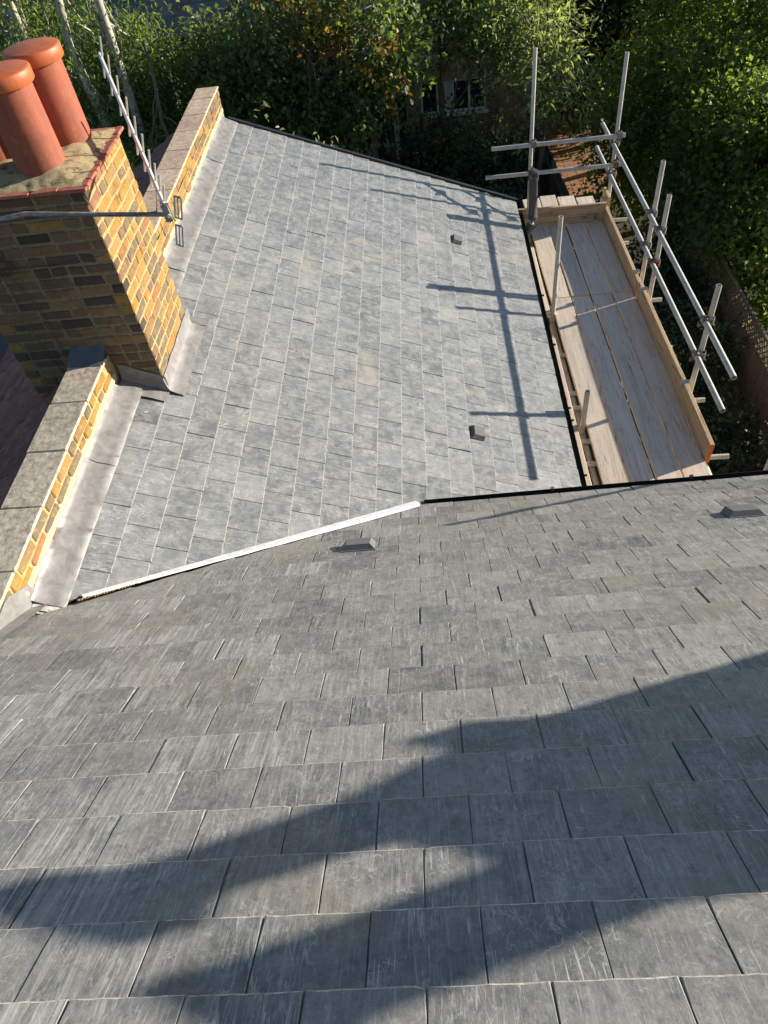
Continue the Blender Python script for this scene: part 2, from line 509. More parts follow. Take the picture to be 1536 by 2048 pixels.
def thing(name, label, cat, loc=(0, 0, 0), group=None):
    o = bpy.data.objects.new(name, None)
    o.empty_display_size = 0.2
    link(o, None, Matrix.Translation(loc))
    return tag(o, label, cat, group)


def mk(name, verts, faces, mats, smooth=False, midx=None):
    me = bpy.data.meshes.new(name)
    me.from_pydata([tuple(v) for v in verts], [], faces)
    for x in (mats if isinstance(mats, (list, tuple)) else [mats]):
        me.materials.append(M[x])
    if midx is not None:
        me.polygons.foreach_set('material_index', midx)
    if smooth:
        me.polygons.foreach_set('use_smooth', [True] * len(me.polygons))
    me.update()
    return me


def ob(name, me, parent=None, m=None):
    return link(bpy.data.objects.new(name, me), parent, m)


class MB:
    def __init__(s):
        s.v, s.f = [], []

    def add(s, vs, fs):
        k = len(s.v)
        s.v += [tuple(v) for v in vs]
        s.f += [tuple(i + k for i in f) for f in fs]
        return s

    def box(s, x0, x1, y0, y1, z0, z1, m=None):
        vs = [Vector((x, y, z)) for x in (x0, x1) for y in (y0, y1) for z in (z0, z1)]
        if m is not None:
            vs = [m @ v for v in vs]
        return s.add(vs, [(0, 1, 3, 2), (4, 6, 7, 5), (0, 4, 5, 1), (2, 3, 7, 6), (0, 2, 6, 4), (1, 5, 7, 3)])

    def tube(s, pts, rad, seg=10, inner=None, cap=True):
        """tube along points; with inner radius it is a hollow pipe with open ends"""
        pts = [Vector(p) for p in pts]
        rads = rad if isinstance(rad, (list, tuple)) else [rad] * len(pts)
        n = len(pts)
        up = Vector((0, 0, 1))
        d0 = (pts[1] - pts[0]).normalized()
        if abs(d0.z) > 0.9:
            up = Vector((1, 0, 0))
        rings = []
        for i, p in enumerate(pts):
            d = (pts[min(i + 1, n - 1)] - pts[max(i - 1, 0)]).normalized()
            a = d.cross(up).normalized()
            b_ = d.cross(a).normalized()
            rings.append((p, a, b_, rads[i]))
        vs, fs = [], []

        def ring(p, a, b_, r):
            k = len(vs)
            for j in range(seg):
                t = 2 * math.pi * j / seg
                vs.append(p + a * (math.cos(t) * r) + b_ * (math.sin(t) * r))
            return k
        ks = [ring(*q) for q in rings]
        for a0, a1 in zip(ks, ks[1:]):
            for j in range(seg):
                fs.append((a0 + j, a0 + (j + 1) % seg, a1 + (j + 1) % seg, a1 + j))
        if inner:
            ki = [ring(q[0], q[1], q[2], inner) for q in (rings[0], rings[-1])]
            for j in range(seg):
                j2 = (j + 1) % seg
                fs.append((ki[0] + j, ki[1] + j, ki[1] + j2, ki[0] + j2))
                fs.append((ks[0] + j, ki[0] + j, ki[0] + j2, ks[0] + j2))
                fs.append((ks[-1] + j, ks[-1] + j2, ki[1] + j2, ki[1] + j))
        elif cap:
            fs.append(tuple(ks[0] + j for j in range(seg)))
            fs.append(tuple(ks[-1] + j for j in reversed(range(seg))))
        return s.add(vs, fs)

    def lathe(s, prof, seg=32, c=(0, 0, 0)):
        vs, fs = [], []
        for r, z in prof:
            for j in range(seg):
                t = 2 * math.pi * j / seg
                vs.append((c[0] + r * math.cos(t), c[1] + r * math.sin(t), c[2] + z))
        for i in range(len(prof) - 1):
            for j in range(seg):
                fs.append((i * seg + j, i * seg + (j + 1) % seg, (i + 1) * seg + (j + 1) % seg, (i + 1) * seg + j))
        return s.add(vs, fs)

    def obj(s, name, mats, parent=None, m=None, smooth=False):
        me = mk(name, s.v, s.f, mats, smooth)
        return ob(name, me, parent, m)


def shade_auto(o, ang=40):
    me = o.data
    me.polygons.foreach_set('use_smooth', [True] * len(me.polygons))
    me.set_sharp_from_angle(angle=R(ang))
    return o


def frame_m(o, x, y, z):
    return Matrix(((x[0], y[0], z[0], o[0]), (x[1], y[1], z[1], o[1]), (x[2], y[2], z[2], o[2]), (0, 0, 0, 1)))


def clip_poly(poly, a, b, c):
    """keep a*x+b*y+c >= 0"""
    out = []
    for i, p in enumerate(poly):
        q = poly[(i + 1) % len(poly)]
        dp, dq = a * p[0] + b * p[1] + c, a * q[0] + b * q[1] + c
        if dp >= 0:
            out.append(p)
        if (dp >= 0) != (dq >= 0):
            t = dp / (dp - dq)
            out.append((p[0] + (q[0] - p[0]) * t, p[1] + (q[1] - p[1]) * t))
    return out


# ------------------------------------------------------------------ roof frames
A_PITCH, G = 0.59684, 0.19732
YAW = R(1.8485)
xA = Vector((math.cos(YAW), math.sin(YAW), 0))
hA = Vector((-math.sin(YAW), math.cos(YAW), 0))
dA = (hA * math.cos(A_PITCH) - Vector((0, 0, 1)) * math.sin(A_PITCH))
nA = (hA * math.sin(A_PITCH) + Vector((0, 0, 1)) * math.cos(A_PITCH))
OA = Vector((0.132, -3.265, 2.22))
MA = frame_m(OA, xA, dA, nA)             # main roof: x along the eave, y down the slope, z out
TB = 0.44679
BP = math.atan(TB)
dB = Vector((math.cos(BP), 0, -math.sin(BP)))
nB = Vector((math.sin(BP), 0, math.cos(BP)))
MBf = frame_m((0, 0, 0), (0, -1, 0), dB, nB)   # extension roof: local x = -y world, y down slope, z out
GROUND = -5.6
SL_T, SL_L, SL_W = 0.0065, 0.42, 0.250


def slate_outline(rng, wdt=SL_W):
    h = wdt / 2
    pts = []
    n = 10
    for i in range(n + 1):                       # tail, left to right
        x = -h + wdt * i / n
        j = rng.uniform(-0.0011, 0.0011)
        if i in (0, n) and rng.random() < 0.25:
            j -= rng.uniform(0.002, 0.008)
        pts.append((x + (rng.uniform(-0.004, 0.004) if 0 < i < n else 0), j))
    for k in (0.07, 0.14, 0.21):
        pts.append((h + rng.uniform(-0.0012, 0.0008), -k))
    pts.append((h, -SL_L))
    pts.append((-h, -SL_L))
    for k in (0.21, 0.14, 0.07):
        pts.append((-h + rng.uniform(-0.0008, 0.0012), -k))
    return pts


def slate_mesh(name, outl, mats, ch=0.0012, tail=0.0055):
    n = len(outl)
    ar = sum(outl[i][0] * outl[(i + 1) % n][1] - outl[(i + 1) % n][0] * outl[i][1] for i in range(n))
    if ar < 0:
        outl = outl[::-1]
    # inset ring
    ins = []
    for i in range(n):
        p, a, b = Vector(outl[i]), Vector(outl[i - 1]), Vector(outl[(i + 1) % n])
        e1, e2 = (p - a), (b - p)
        e1 = e1.normalized() if e1.length > 1e-6 else Vector((1, 0))
        e2 = e2.normalized() if e2.length > 1e-6 else e1
        nn = Vector((-e1.y - e2.y, e1.x + e2.x))
        nn = nn.normalized() if nn.length > 1e-4 else Vector((-e1.y, e1.x))
        ins.append(p + nn * (tail if p.y > -0.03 else ch) * rnd.uniform(0.85, 1.2))
    t = SL_T
    vs = [(p[0], p[1], t) for p in ins] + [(p[0], p[1], t - (0.0030 if p[1] > -0.03 else 0.001)) for p in outl] + [(p[0], p[1], 0) for p in outl]
    fs, mi = [tuple(range(n))], [0]
    for i in range(n):
        j = (i + 1) % n
        tl = outl[i][1] > -0.03 and outl[j][1] > -0.03
        fs.append((n + i, n + j, j, i))
        mi.append(1 if tl else 0)
        fs.append((2 * n + i, 2 * n + j, n + j, n + i))
        mi.append(1 if tl else 0)
    return mk(name, vs, fs, mats, midx=mi)


def slate_matrix(base, x, s, rng):
    lift = 0.0156 + rng.random() ** 3 * 0.004
    tilt = math.atan2(lift, SL_L) + rng.uniform(0, 0.004)
    return base @ Matrix.Translation((x + rng.uniform(-0.0012, 0.0012) + (rng.choice((-0.006, 0.006)) if rng.random() < 0.05 else 0), s + rng.uniform(-0.0022, 0.0022), lift - 0.02)) @ Matrix.Rotation(rng.uniform(-0.0035, 0.0035), 4, 'Z') @ Matrix.Rotation(tilt, 4, 'X') @ Matrix.Rotation(rng.uniform(-0.004, 0.004), 4, 'Y')


def lay_slates(base, rows, mats, parent, clips, skip, limit, rng, prefer, mats2=None, prob=None, tail=0.0055):
    """rows: (tail position down the slope, [x centres]); clips: half planes a,b,c in (x, s) of the roof plane"""
    lib = [slate_mesh('slate', slate_outline(rng), mats, tail=tail) for _ in range(14)]
    lib2 = [slate_mesh('slate', slate_outline(rng), mats2, tail=tail) for _ in range(10)] if mats2 else None
    todo = []
    for s, xs in rows:
        for x in xs:
            if skip(x, s):
                continue
            w_ = SL_W
            outl = None
            corners = [(x - w_ / 2, s), (x + w_ / 2, s), (x + w_ / 2, s - SL_L), (x - w_ / 2, s - SL_L)]
            cut = False
            dead = False
            for a, b, c in clips:
                dd = [a * p + b * q + c for p, q in corners]
                if max(dd) <= 0.004:
                    dead = True
                elif min(dd) < 0:
                    cut = True
            if dead:
                continue
            if cut:
                outl = slate_outline(rng)
                for a, b, c in clips:
                    outl = clip_poly(outl, a, b, a * x + b * s + c)
                    if len(outl) < 3:
                        break
                if len(outl) < 3:
                    continue
                # area and visible check
                n = len(outl)
                ar = abs(sum(outl[i][0] * outl[(i + 1) % n][1] - outl[(i + 1) % n][0] * outl[i][1] for i in range(n))) / 2
                if ar < 0.0006:
                    continue
            todo.append((x, s, outl))
    todo.sort(key=lambda t: prefer(t[0], t[1]))
    big = MB()
    bigmi = []
    for i, (x, s, outl) in enumerate(todo):
        me = slate_mesh('slate', outl, mats, tail=tail) if outl else rng.choice(lib2 if lib2 and rng.random() < prob(x, s) else lib)
        mtx = slate_matrix(base, x, s, rng)
        if i < limit and prefer(x, s) < 1e5:
            ob('slate', me, parent, mtx)
        else:
            big.add([mtx @ v.co for v in me.vertices], [tuple(p.vertices) for p in me.polygons])
            bigmi += [p.material_index for p in me.polygons]
    if big.v:
        me = mk('slate_field', big.v, big.f, mats, midx=bigmi)
        tag(ob('slate_field', me, parent), kind='stuff')


def dist_cam(p):
    return (Vector(p) - CAM_POS).length


# ------------------------------------------------------------------ ground
def ground():
    n = 60
    vs, fs = [], []
    for j in range(n + 1):
        for i in range(n + 1):
            x = (i / n - 0.5)
            y = (j / n - 0.5)
            X = 600 * x * abs(x) * 2
            Y = 12 + 600 * y * abs(y) * 2
            vs.append((X, Y, GROUND + 0.06 * noise.noise(Vector((X * 0.4, Y * 0.4, 0)))))
    for j in range(n):
        for i in range(n):
            k = j * (n + 1) + i
            fs.append((k, k + 1, k + n + 2, k + n + 1))
    tag(ob('ground', mk('ground', vs, fs, 'soil', True)), kind='structure')


ground()

# ------------------------------------------------------------------ main house
house = thing('terraced_house', 'house with grey slate rear roof slope filling the foreground', 'house', (0, -4, GROUND))
EAVE_S = 19.6 * G


def pA(x, s, z=0.0):
    return MA @ Vector((x, s, z))


# valley line in A coordinates (x, s)
vA0, vA1 = Vector((-0.027, 20.02 * G)), Vector((-1.823, 12.94 * G))
vdir = (vA0 - vA1).normalized()
vnrm = Vector((vdir.y, -vdir.x))        # towards upper right (main roof side)
deck = MB()
XR = 4.6
XL = -2.25
pts = [(XL, -9 * G), (XR, -9 * G), (XR, EAVE_S - 0.02), (vA0.x + 0.1, EAVE_S - 0.02)]
lx = vA1 - vdir * 0.45
pts += [(vA0.x, vA0.y - 0.02), (lx.x, lx.y)]
top = [pA(x, s, -0.024) for x, s in pts]
bot = [pA(x, s, -0.12) for x, s in pts]
n = len(pts)
deck.add(top + bot, [tuple(range(n))[::-1], tuple(range(n, 2 * n))] + [(i, (i + 1) % n, n + (i + 1) % n, n + i) for i in range(n)])
roofA = deck.obj('main_roof', 'felt', house)
# walls
wall = MB()
MAh = frame_m(OA, xA, hA, (0, 0, 1))
ye = EAVE_S * math.cos(A_PITCH) - 0.10
wall.box(-2.3, XR, ye - 0.3, ye, GROUND - OA.z, -EAVE_S * math.sin(A_PITCH) - 0.14, MAh)
wall.obj('rear_wall', 'wall_stock', house)
rowsA = []
for i in range(-8, 21):
    s = i * G if i < 20 else EAVE_S
    off = 0.0 if i % 2 == 0 else 0.5
    w_ = 0.253
    xs = [(k + off + 0.5) * w_ for k in range(-9, 18)]
    rowsA.append((s, [x for x in xs if XL - 0.1 < x < XR]))
rngA = random.Random(11)
cl = vA0 + vnrm * 0.095
clipsA = [(vnrm.x, vnrm.y, -(vnrm.x * cl.x + vnrm.y * cl.y)), (1, 0, 2.12)]


def prefA(x, s):
    p = pA(x, s - 0.1)
    return dist_cam(p) if (in_view(p, 60)) else 1e6


lay_slates(MA, rowsA, ('slate_a', 'slate_edge_a'), roofA, clipsA, lambda x, s: False, 300, rngA, prefA, ('slate_s', 'slate_edge_a'), lambda x, s: min(0.92, max(0.0, (0.1 - x) / 1.1)))
# valley liner: a folded white strip with a raised welt
strip = MB()
N = 40
for i in range(N + 1):
    t = i / N
    c = vA1.lerp(vA0 + vdir * 0.01, t) - vdir * (0.10 * (1 - t))
    wd = 0.125 * (0.35 + 0.65 * min(1, t * 1.3)) + 0.006 * noise.noise(Vector((t * 9, 3, 0)))
    if i == N:
        wd *= 0.25
    for k, (u, z) in enumerate(((-0.05, -0.012), (0.0, 0.0), (0.012, 0.012), (0.5, 0.010), (0.93, 0.012), (1.0, 0.004))):
        q = c + vnrm * (u * wd)
        p = pA(q.x, q.y, z + 0.0015 * noise.noise(Vector((t * 14, k, 1))))
        strip.v.append(tuple(p))
for i in range(N):
    for k in range(5):
        a = i * 6 + k
        strip.f.append((a, a + 1, a + 7, a + 6))
shade_auto(strip.obj('valley_liner', 'valley', roofA), 50)
mort = MB()
rm_ = random.Random(3)
for i in range(26):
    t = i / 25
    c = vA1 - vdir * (0.13 - 0.42 * t) + vnrm * (0.06 + 0.012 * rm_.random())
    p = pA(c.x, c.y, 0.006)
    r_ = 0.009 * (1 - 0.6 * t) * rm_.uniform(0.7, 1.2)
    mort.add([p + Vector((math.cos(a) * r_ * 1.3, math.sin(a) * r_, 0)) for a in np.linspace(0, 6.28, 7)[:-1]] + [p + Vector((0, 0, r_ * 0.6))], [(k, (k + 1) % 6, 6) for k in range(6)])
tag(mort.obj('mortar_bedding', 'mortar', roofA, smooth=True), kind='stuff')


def gutter(name, m, length, parent, r=0.055, matn='black_plastic'):
    """half round trough along +x of m, lip at z=0"""
    g = MB()
    seg = 12
    vs, fs = [], []
    xs = [0, length]
    for x in xs:
        for k in range(seg + 1):
            t = math.pi * k / seg
            vs.append((x, r - r * math.cos(t), -r * math.sin(t)))
        for k in range(seg, -1, -1):
            t = math.pi * k / seg
            vs.append((x, r - (r - 0.004) * math.cos(t), -(r - 0.004) * math.sin(t) + 0.0))
    nn = 2 * (seg + 1)
    for k in range(nn):
        fs.append((k, (k + 1) % nn, nn + (k + 1) % nn, nn + k))
    for x in (0.001, length - 0.001):
        b0 = len(vs)
        for k in range(seg + 1):
            t = math.pi * k / seg
            vs.append((x, r - r * math.cos(t), -r * math.sin(t)))
        fs.append(tuple(range(b0, b0 + seg + 1)))
    g.add(vs, fs)
    o = g.obj(name, matn, parent, m)
    return o


EZ = -EAVE_S * math.sin(A_PITCH)
gm = MAh @ Matrix.Translation((0.04, EAVE_S * math.cos(A_PITCH) - 0.008, EZ - 0.066))
gA = gutter('gutter', gm, XR - 0.04, house, 0.056)
for x in (0.95, 1.95, 2.9):
    MB().box(x - 0.012, x + 0.012, 0.1, 0.122, -0.012, 0.012).obj('gutter_clip', 'vent', gA, gm)


def roof_vent(m, parent):
    """low slate vent: flat flange with a hooded wedge"""
    m = m @ Matrix.Diagonal((1.0, 0.8, 0.8, 1))
    v = MB()
    v.box(-0.105, 0.105, -0.155, 0.022, -0.006, 0.0015)
    o = v.obj('roof_vent', 'vent', parent, m)
    h = MB()
    c = 0.044
    P = [(-0.102, -0.14, 0.001), (0.102, -0.14, 0.001), (0.102, 0.02, 0.001), (-0.102, 0.02, 0.001), (-0.072, -0.12, c - 0.004), (0.072, -0.12, c - 0.004), (0.076, 0.018, c), (-0.076, 0.018, c)]
    h.add(P, [(4, 5, 6, 7), (0, 1, 5, 4), (1, 2, 6, 5), (3, 0, 4, 7), (2, 3, 7, 6)])
    h.obj('hood', 'vent', o, m)
    g = MB()
    for k in range(9):
        x = -0.07 + 0.0175 * k
        g.box(x - 0.002, x + 0.002, 0.0205, 0.025, 0.006, c - 0.006)
    tag(g.obj('grille', 'black_plastic', o, m), kind='stuff')
    return o


def vA(xg, yg):        # A plane point from its horizontal position in A frame
    return xg, yg / math.cos(A_PITCH)


for xg, yg in ((-0.37, 2.50), (1.93, 2.53)):
    x, s = vA(xg, yg)
    roof_vent(MA @ Matrix.Translation((x, s, 0.004)), roofA)

# ------------------------------------------------------------------ rear extension
ext = thing('rear_extension', 'single pitch rear extension roofed in pale grey slates below the parapet', 'building', (0, 2, GROUND))
XE = 1.37


def verge_y(x):
    return 5.47 + 0.12 * x


dk = MB()
X0, X1 = -2.06, XE - 0.03
poly = [(X0, 0.69 * X0), (0.0, 0.0), (0.25, -0.05), (X1, -0.2), (X1, verge_y(X1)), (X0, verge_y(X0))]
poly[0] = (X0, 0.69 * X0)


def pB(x, y, z=0.0):
    return Vector((x, y, -TB * x)) + nB * z


n = len(poly)
dk.add([pB(x, y, -0.024) for x, y in poly] + [pB(x, y, -0.12) for x, y in poly], [tuple(range(n)), tuple(range(2 * n - 1, n - 1, -1))] + [(i, n + i, n + (i + 1) % n, (i + 1) % n) for i in range(n)])
roofB = dk.obj('extension_roof', 'felt', ext)
wl = MB()
wl.box(1.0, 1.27, -0.3, verge_y(1.3) - 0.06, GROUND, -TB * 1.3 - 0.14)
wl.obj('side_wall', 'wall_stock', ext)
wl = MB()
wl.add([(x, y, z) for y in (5.12, 5.22 - 0.02) for x, z in ((-2.06, GROUND), (1.27, GROUND), (1.27, -TB * 1.27 - 0.14), (-2.06, TB * 2.06 - 0.14))], [(0, 1, 2, 3), (7, 6, 5, 4), (0, 4, 5, 1), (1, 5, 6, 2), (2, 6, 7, 3), (3, 7, 4, 0)])
wl.obj('end_wall', 'wall_stock', ext)
# slates: local x = -world y ; s = down slope
rowsB = []
k = 0
s = XE / math.cos(BP)
while s > -2.06 / math.cos(BP):
    off = 0.0 if k % 2 == 0 else 0.5
    rowsB.append((s, [(j + off) * 0.253 + 0.07 for j in range(-24, 9)]))
    s -= 0.2
    k += 1
cb = math.cos(BP)
# valley: world y - 0.69 x >= 0 -> -xl - 0.69*cb*s >= 0 (for x<0); main eave side: y > -0.1
# verge: world y <= 5.47+0.12x -> xl + 5.47 + 0.12*cb*s >= 0
clipsB = [(-1, -0.69 * cb, 0.0), (1, 0.12 * cb, 5.47), (0, 1, 2.06 / cb)]
CH_X0, CH_X1, CH_Y0, CH_Y1 = -2.72, -1.735, 0.56, 1.37


def skipB(xl, s):
    x, y = s * cb, -xl
    if s * cb > 0.02 and y < -0.25:
        return True
    return x < CH_X1 - 0.02 and CH_Y0 + 0.15 < y < CH_Y1 - 0.15


def prefB(xl, s):
    p = MBf @ Vector((xl, s - 0.1, 0))
    return dist_cam(p) if in_view(p, 60) else 1e6


rngB = random.Random(23)
# the valley clip only applies left of the valley foot: right of it the slates run on under the main eave
lay_slates(MBf, [r for r in rowsB if r[0] <= 0.2], ('slate_b', 'slate_edge_b'), roofB, clipsB, skipB, 190, rngB, prefB, tail=0.0038)
lay_slates(MBf, [r for r in rowsB if r[0] > 0.2], ('slate_b', 'slate_edge_b'), roofB, clipsB[1:2] + [(-1, -0.05, 0.05)], skipB, 110, rngB, prefB, tail=0.0038)
for x, y in ((0.56, 4.12), (0.565, 0.94)):
    roof_vent(MBf @ Matrix.Translation((-y, x / cb, 0.006)) @ Matrix.Diagonal((0.74, 0.82, 0.8, 1)), roofB)
# far verge trim
vt = MB()
d_ = Vector((1, 0.12, -TB)).normalized()
p0, p1 = Vector((-2.0, verge_y(-2.0) + 0.012, TB * 2.0)), Vector((XE + 0.02, verge_y(XE) + 0.012, -TB * XE))
sd = Vector((-0.12, 1, 0)).normalized()
for p in (p0, p1):
    for a, c in ((0.0, -0.07), (0.045, -0.07), (0.045, 0.018), (0.0, 0.018)):
        vt.v.append(tuple(p + sd * a + nB * c))
vt.f += [(0, 1, 2, 3), (7, 6, 5, 4)] + [(i, 4 + i, 4 + (i + 1) % 4, (i + 1) % 4) for i in range(4)]
vt.obj('verge_trim', 'black_plastic', ext)
gm = frame_m((XE - 0.036, 5.66, -TB * XE - 0.026), (0, -1, 0), (1, 0, 0), (0, 0, 1))
gB = gutter('gutter', gm, 5.9, ext, 0.046)
for y in (0.75, 1.45, 1.62, 2.6, 3.5, 4.6):
    MB().tube([(5.66 - y, 0.085, -0.004), (5.66 - y, 0.113, -0.002)], 0.011, 6).obj('gutter_bolt', 'black_plastic', gB, gm)


# lead flashing along the parapet foot
def ribbon(name, prof_fn, y0, y1, n, matn, parent, amp=0.003, seed=0.0):
    r = MB()
    m_ = None
    for i in range(n + 1):
        y = y0 + (y1 - y0) * i / n
        pr = prof_fn(y)
        m_ = len(pr)
        for k, (x, z) in enumerate(pr):
            q = noise.noise(Vector((k * 1.7 + seed, y * 9, 0.3))) * amp + noise.noise(Vector((k * 2.7 + seed, y * 28, 5.3))) * amp * 0.5
            r.v.append((x + q * 0.6, y, z + q))
    for i in range(n):
        for k in range(m_ - 1):
            a = i * m_ + k
            r.f.append((a, a + m_, a + m_ + 1, a + 1))
    o = r.obj(name, matn, parent)
    shade_auto(o, 55)
    return o


XP = -2.05


def lead_prof(y):
    b0 = -TB * XP
    wob = 0.006 * noise.noise(Vector((y * 2.3, 8.1, 0)))
    out = -1.885 + wob
    return [(XP + 0.003, b0 + 0.065 + wob), (XP + 0.006, b0 + 0.03), (XP + 0.028, b0 + 0.014), (XP + 0.06, -TB * (XP + 0.06) + 0.014), (XP + 0.12, -TB * (XP + 0.12) + 0.016), (out - 0.004, -TB * out + 0.015), (out, -TB * out + 0.006)]


# ------------------------------------------------------------------ parapet wall
par = thing('parapet_wall', 'yellow brick parapet wall with flat concrete coping along the slate roof', 'wall', (-2.17, 2, GROUND))
PXL = -2.30


def cop_z(y):
    return 1.145 if y < 0.9 else 1.205


def jitter_box(rng, sx, sy, sz, j, bev):
    bm = bmesh.new()
    bmesh.ops.create_cube(bm, size=1)
    for v in bm.verts:
        v.co = Vector((v.co.x * sx, v.co.y * sy, v.co.z * sz)) + Vector((rng.uniform(-j, j), rng.uniform(-j, j), rng.uniform(-j, j)))
    if bev:
        bmesh.ops.bevel(bm, geom=list(bm.edges), offset=bev, segments=1, affect='EDGES')
    return bm


def bm_mesh(bm, name, matn):
    me = bpy.data.meshes.new(name)
    bm.to_mesh(me)
    bm.free()
    me.materials.append(M[matn])
    return me


rb = random.Random(5)
LIB = {}


def brick_lib(kind, matn, dims):
    key = (kind, matn)
    if key not in LIB:
        LIB[key] = [bm_mesh(jitter_box(rb, *dims, 0.0045, 0.0085), 'brick', matn) for _ in range(8)]
    return rb.choice(LIB[key])


core = MB()
core.box(PXL + 0.012, XP - 0.006, -1.9, 5.33, GROUND, 1.145 - 0.020)
core.box(PXL + 0.012, XP - 0.006, 1.2, 5.33, 1.145 - 0.036, 1.205 - 0.020)
core.obj('wall_core', 'mortar', par)
for c in range(3):
    y = -1.85 + (0.11 if c % 2 else 0.0)
    z = 1.145 - 0.020 - 0.036 - c * 0.076
    while y < 5.30:
        ln = 0.215 if rb.random() < 0.72 else 0.1
        if y + ln > 5.33:
            ln = 5.33 - y
        mid = y + ln / 2
        zz_ = z + (0.06 if mid > 0.9 else 0.0)
        if ln > 0.06 and not (CH_Y0 - 0.1 < mid < CH_Y1 + 0.1):
            me = brick_lib('p%d' % (ln > 0.15), 'brick', (0.10, 0.212 if ln > 0.15 else 0.10, 0.064))
            ob('brick', me, par, Matrix.Translation((XP - 0.048 + rb.uniform(-0.002, 0.003), mid, zz_)) @ Matrix.Rotation(rb.uniform(-0.012, 0.012), 4, 'X') @ Matrix.Scale(ln / (0.212 if ln > 0.15 else 0.10) * 0.985, 4, (0, 1, 0)))
        y += ln + 0.011
# coping stones
cops = []
y = 0.495
while y > -1.95:
    cops.append((y - 0.448, y, 'coping_grey'))
    y -= 0.452
ys = [5.37, 5.03, 4.59, 4.175, 3.72, 3.30, 2.87, 2.43, 1.99, 1.57]
for a, b in zip(ys[1:], ys):
    cops.append((a + 0.004, b, 'coping'))
for a, b, mt in cops:
    me = bm_mesh(jitter_box(rb, 0.254, b - a, 0.020, 0.0015, 0.005), 'coping_stone', mt)
    ob('coping_stone', me, par, Matrix.Translation(((PXL + XP) / 2 + rb.uniform(-0.003, 0.003), (a + b) / 2, cop_z((a + b) / 2) - 0.010)) @ Matrix.Rotation(rb.uniform(-0.01, 0.01), 4, 'Y'))
def lead_piece(y0, y1, k):
    dz = 0.0045 * (k % 2)

    def f(y):
        return [(x + (0.002 if k % 2 else 0), z + dz) for x, z in lead_prof(y)]
    ribbon('lead_flashing', f, y0, y1, 44, 'lead', par, 0.0050, 3.0 * k)


for k, (a, b) in enumerate(((-1.36, -0.22), (-0.28, 0.45), (1.36, 2.1), (2.04, 3.15), (3.09, 4.2), (4.14, 5.2))):
    lead_piece(a, b, k)


# mortar fillet above the lead
def fillet(y):
    b0 = -TB * XP + 0.062
    wob = 0.008 * noise.noise(Vector((y * 5, 1.1, 0)))
    return [(XP - 0.004, b0 + 0.03 + wob), (XP + 0.007, b0 + 0.018 + wob), (XP + 0.008, b0 - 0.01 - wob)]


ribbon('mortar_fillet', fillet, -1.5, 0.5, 60, 'mortar_pale', par, 0.003)
ribbon('mortar_fillet', fillet, 1.37, 5.3, 100, 'mortar_pale', par, 0.003, 2.0)
# folded slate and lead ends at the foot of the flashing
ends = MB()
for k in range(3):
    ends.box(-2.06 + 0.012 * k, -1.88 - 0.006 * k, -1.42 + 0.012 * k, -1.25, TB * 1.96 - 0.028 + 0.009 * k - 0.01, TB * 1.96 - 0.022 + 0.009 * k - 0.01, Matrix.Translation((0, 0, 0)))
# tilt it to the roof
ez = TB * 1.96
e2 = MB()
for k in range(3):
    q = [pB(x, y, h) for x in (-2.06 + 0.01 * k, -1.89 - 0.005 * k) for y in (-1.43 + 0.015 * k, -1.2) for h in (-0.016 + 0.009 * k, -0.010 + 0.009 * k)]
    e2.add(q, [(0, 1, 3, 2), (4, 6, 7, 5), (0, 4, 5, 1), (2, 3, 7, 6), (0, 2, 6, 4), (1, 5, 7, 3)])
e2.obj('slate_undercloak', 'slate_edge_a', par)


# sloping lead where the parapet runs into the main roof
def zA(x, y):
    q = Vector((x, y, 0)) - OA
    return OA.z - (q.dot(nA) - 0) / nA.z if False else OA.z - (nA.x * (x - OA.x) + nA.y * (y - OA.y)) / nA.z


ab = MB()
for i in range(25):
    y = -2.35 + i * 0.045
    for k, x in enumerate((XP + 0.006, XP + 0.01, XP + 0.05, XP + 0.09)):
        z = zA(x, y) + (0.17 if k == 0 else 0.02)
        if k == 0:
            z = min(z, 1.12) if y > -1.6 else z
            z = max(z, zA(x, y) + 0.03)
        ab.v.append((x + 0.003 * noise.noise(Vector((y * 14, k, 0))), y, z + 0.003 * noise.noise(Vector((y * 17, k, 4)))))
for i in range(24):
    for k in range(3):
        a = i * 4 + k
        ab.f.append((a, a + 4, a + 5, a + 1))
shade_auto(ab.obj('abutment_lead', 'lead', par), 50)

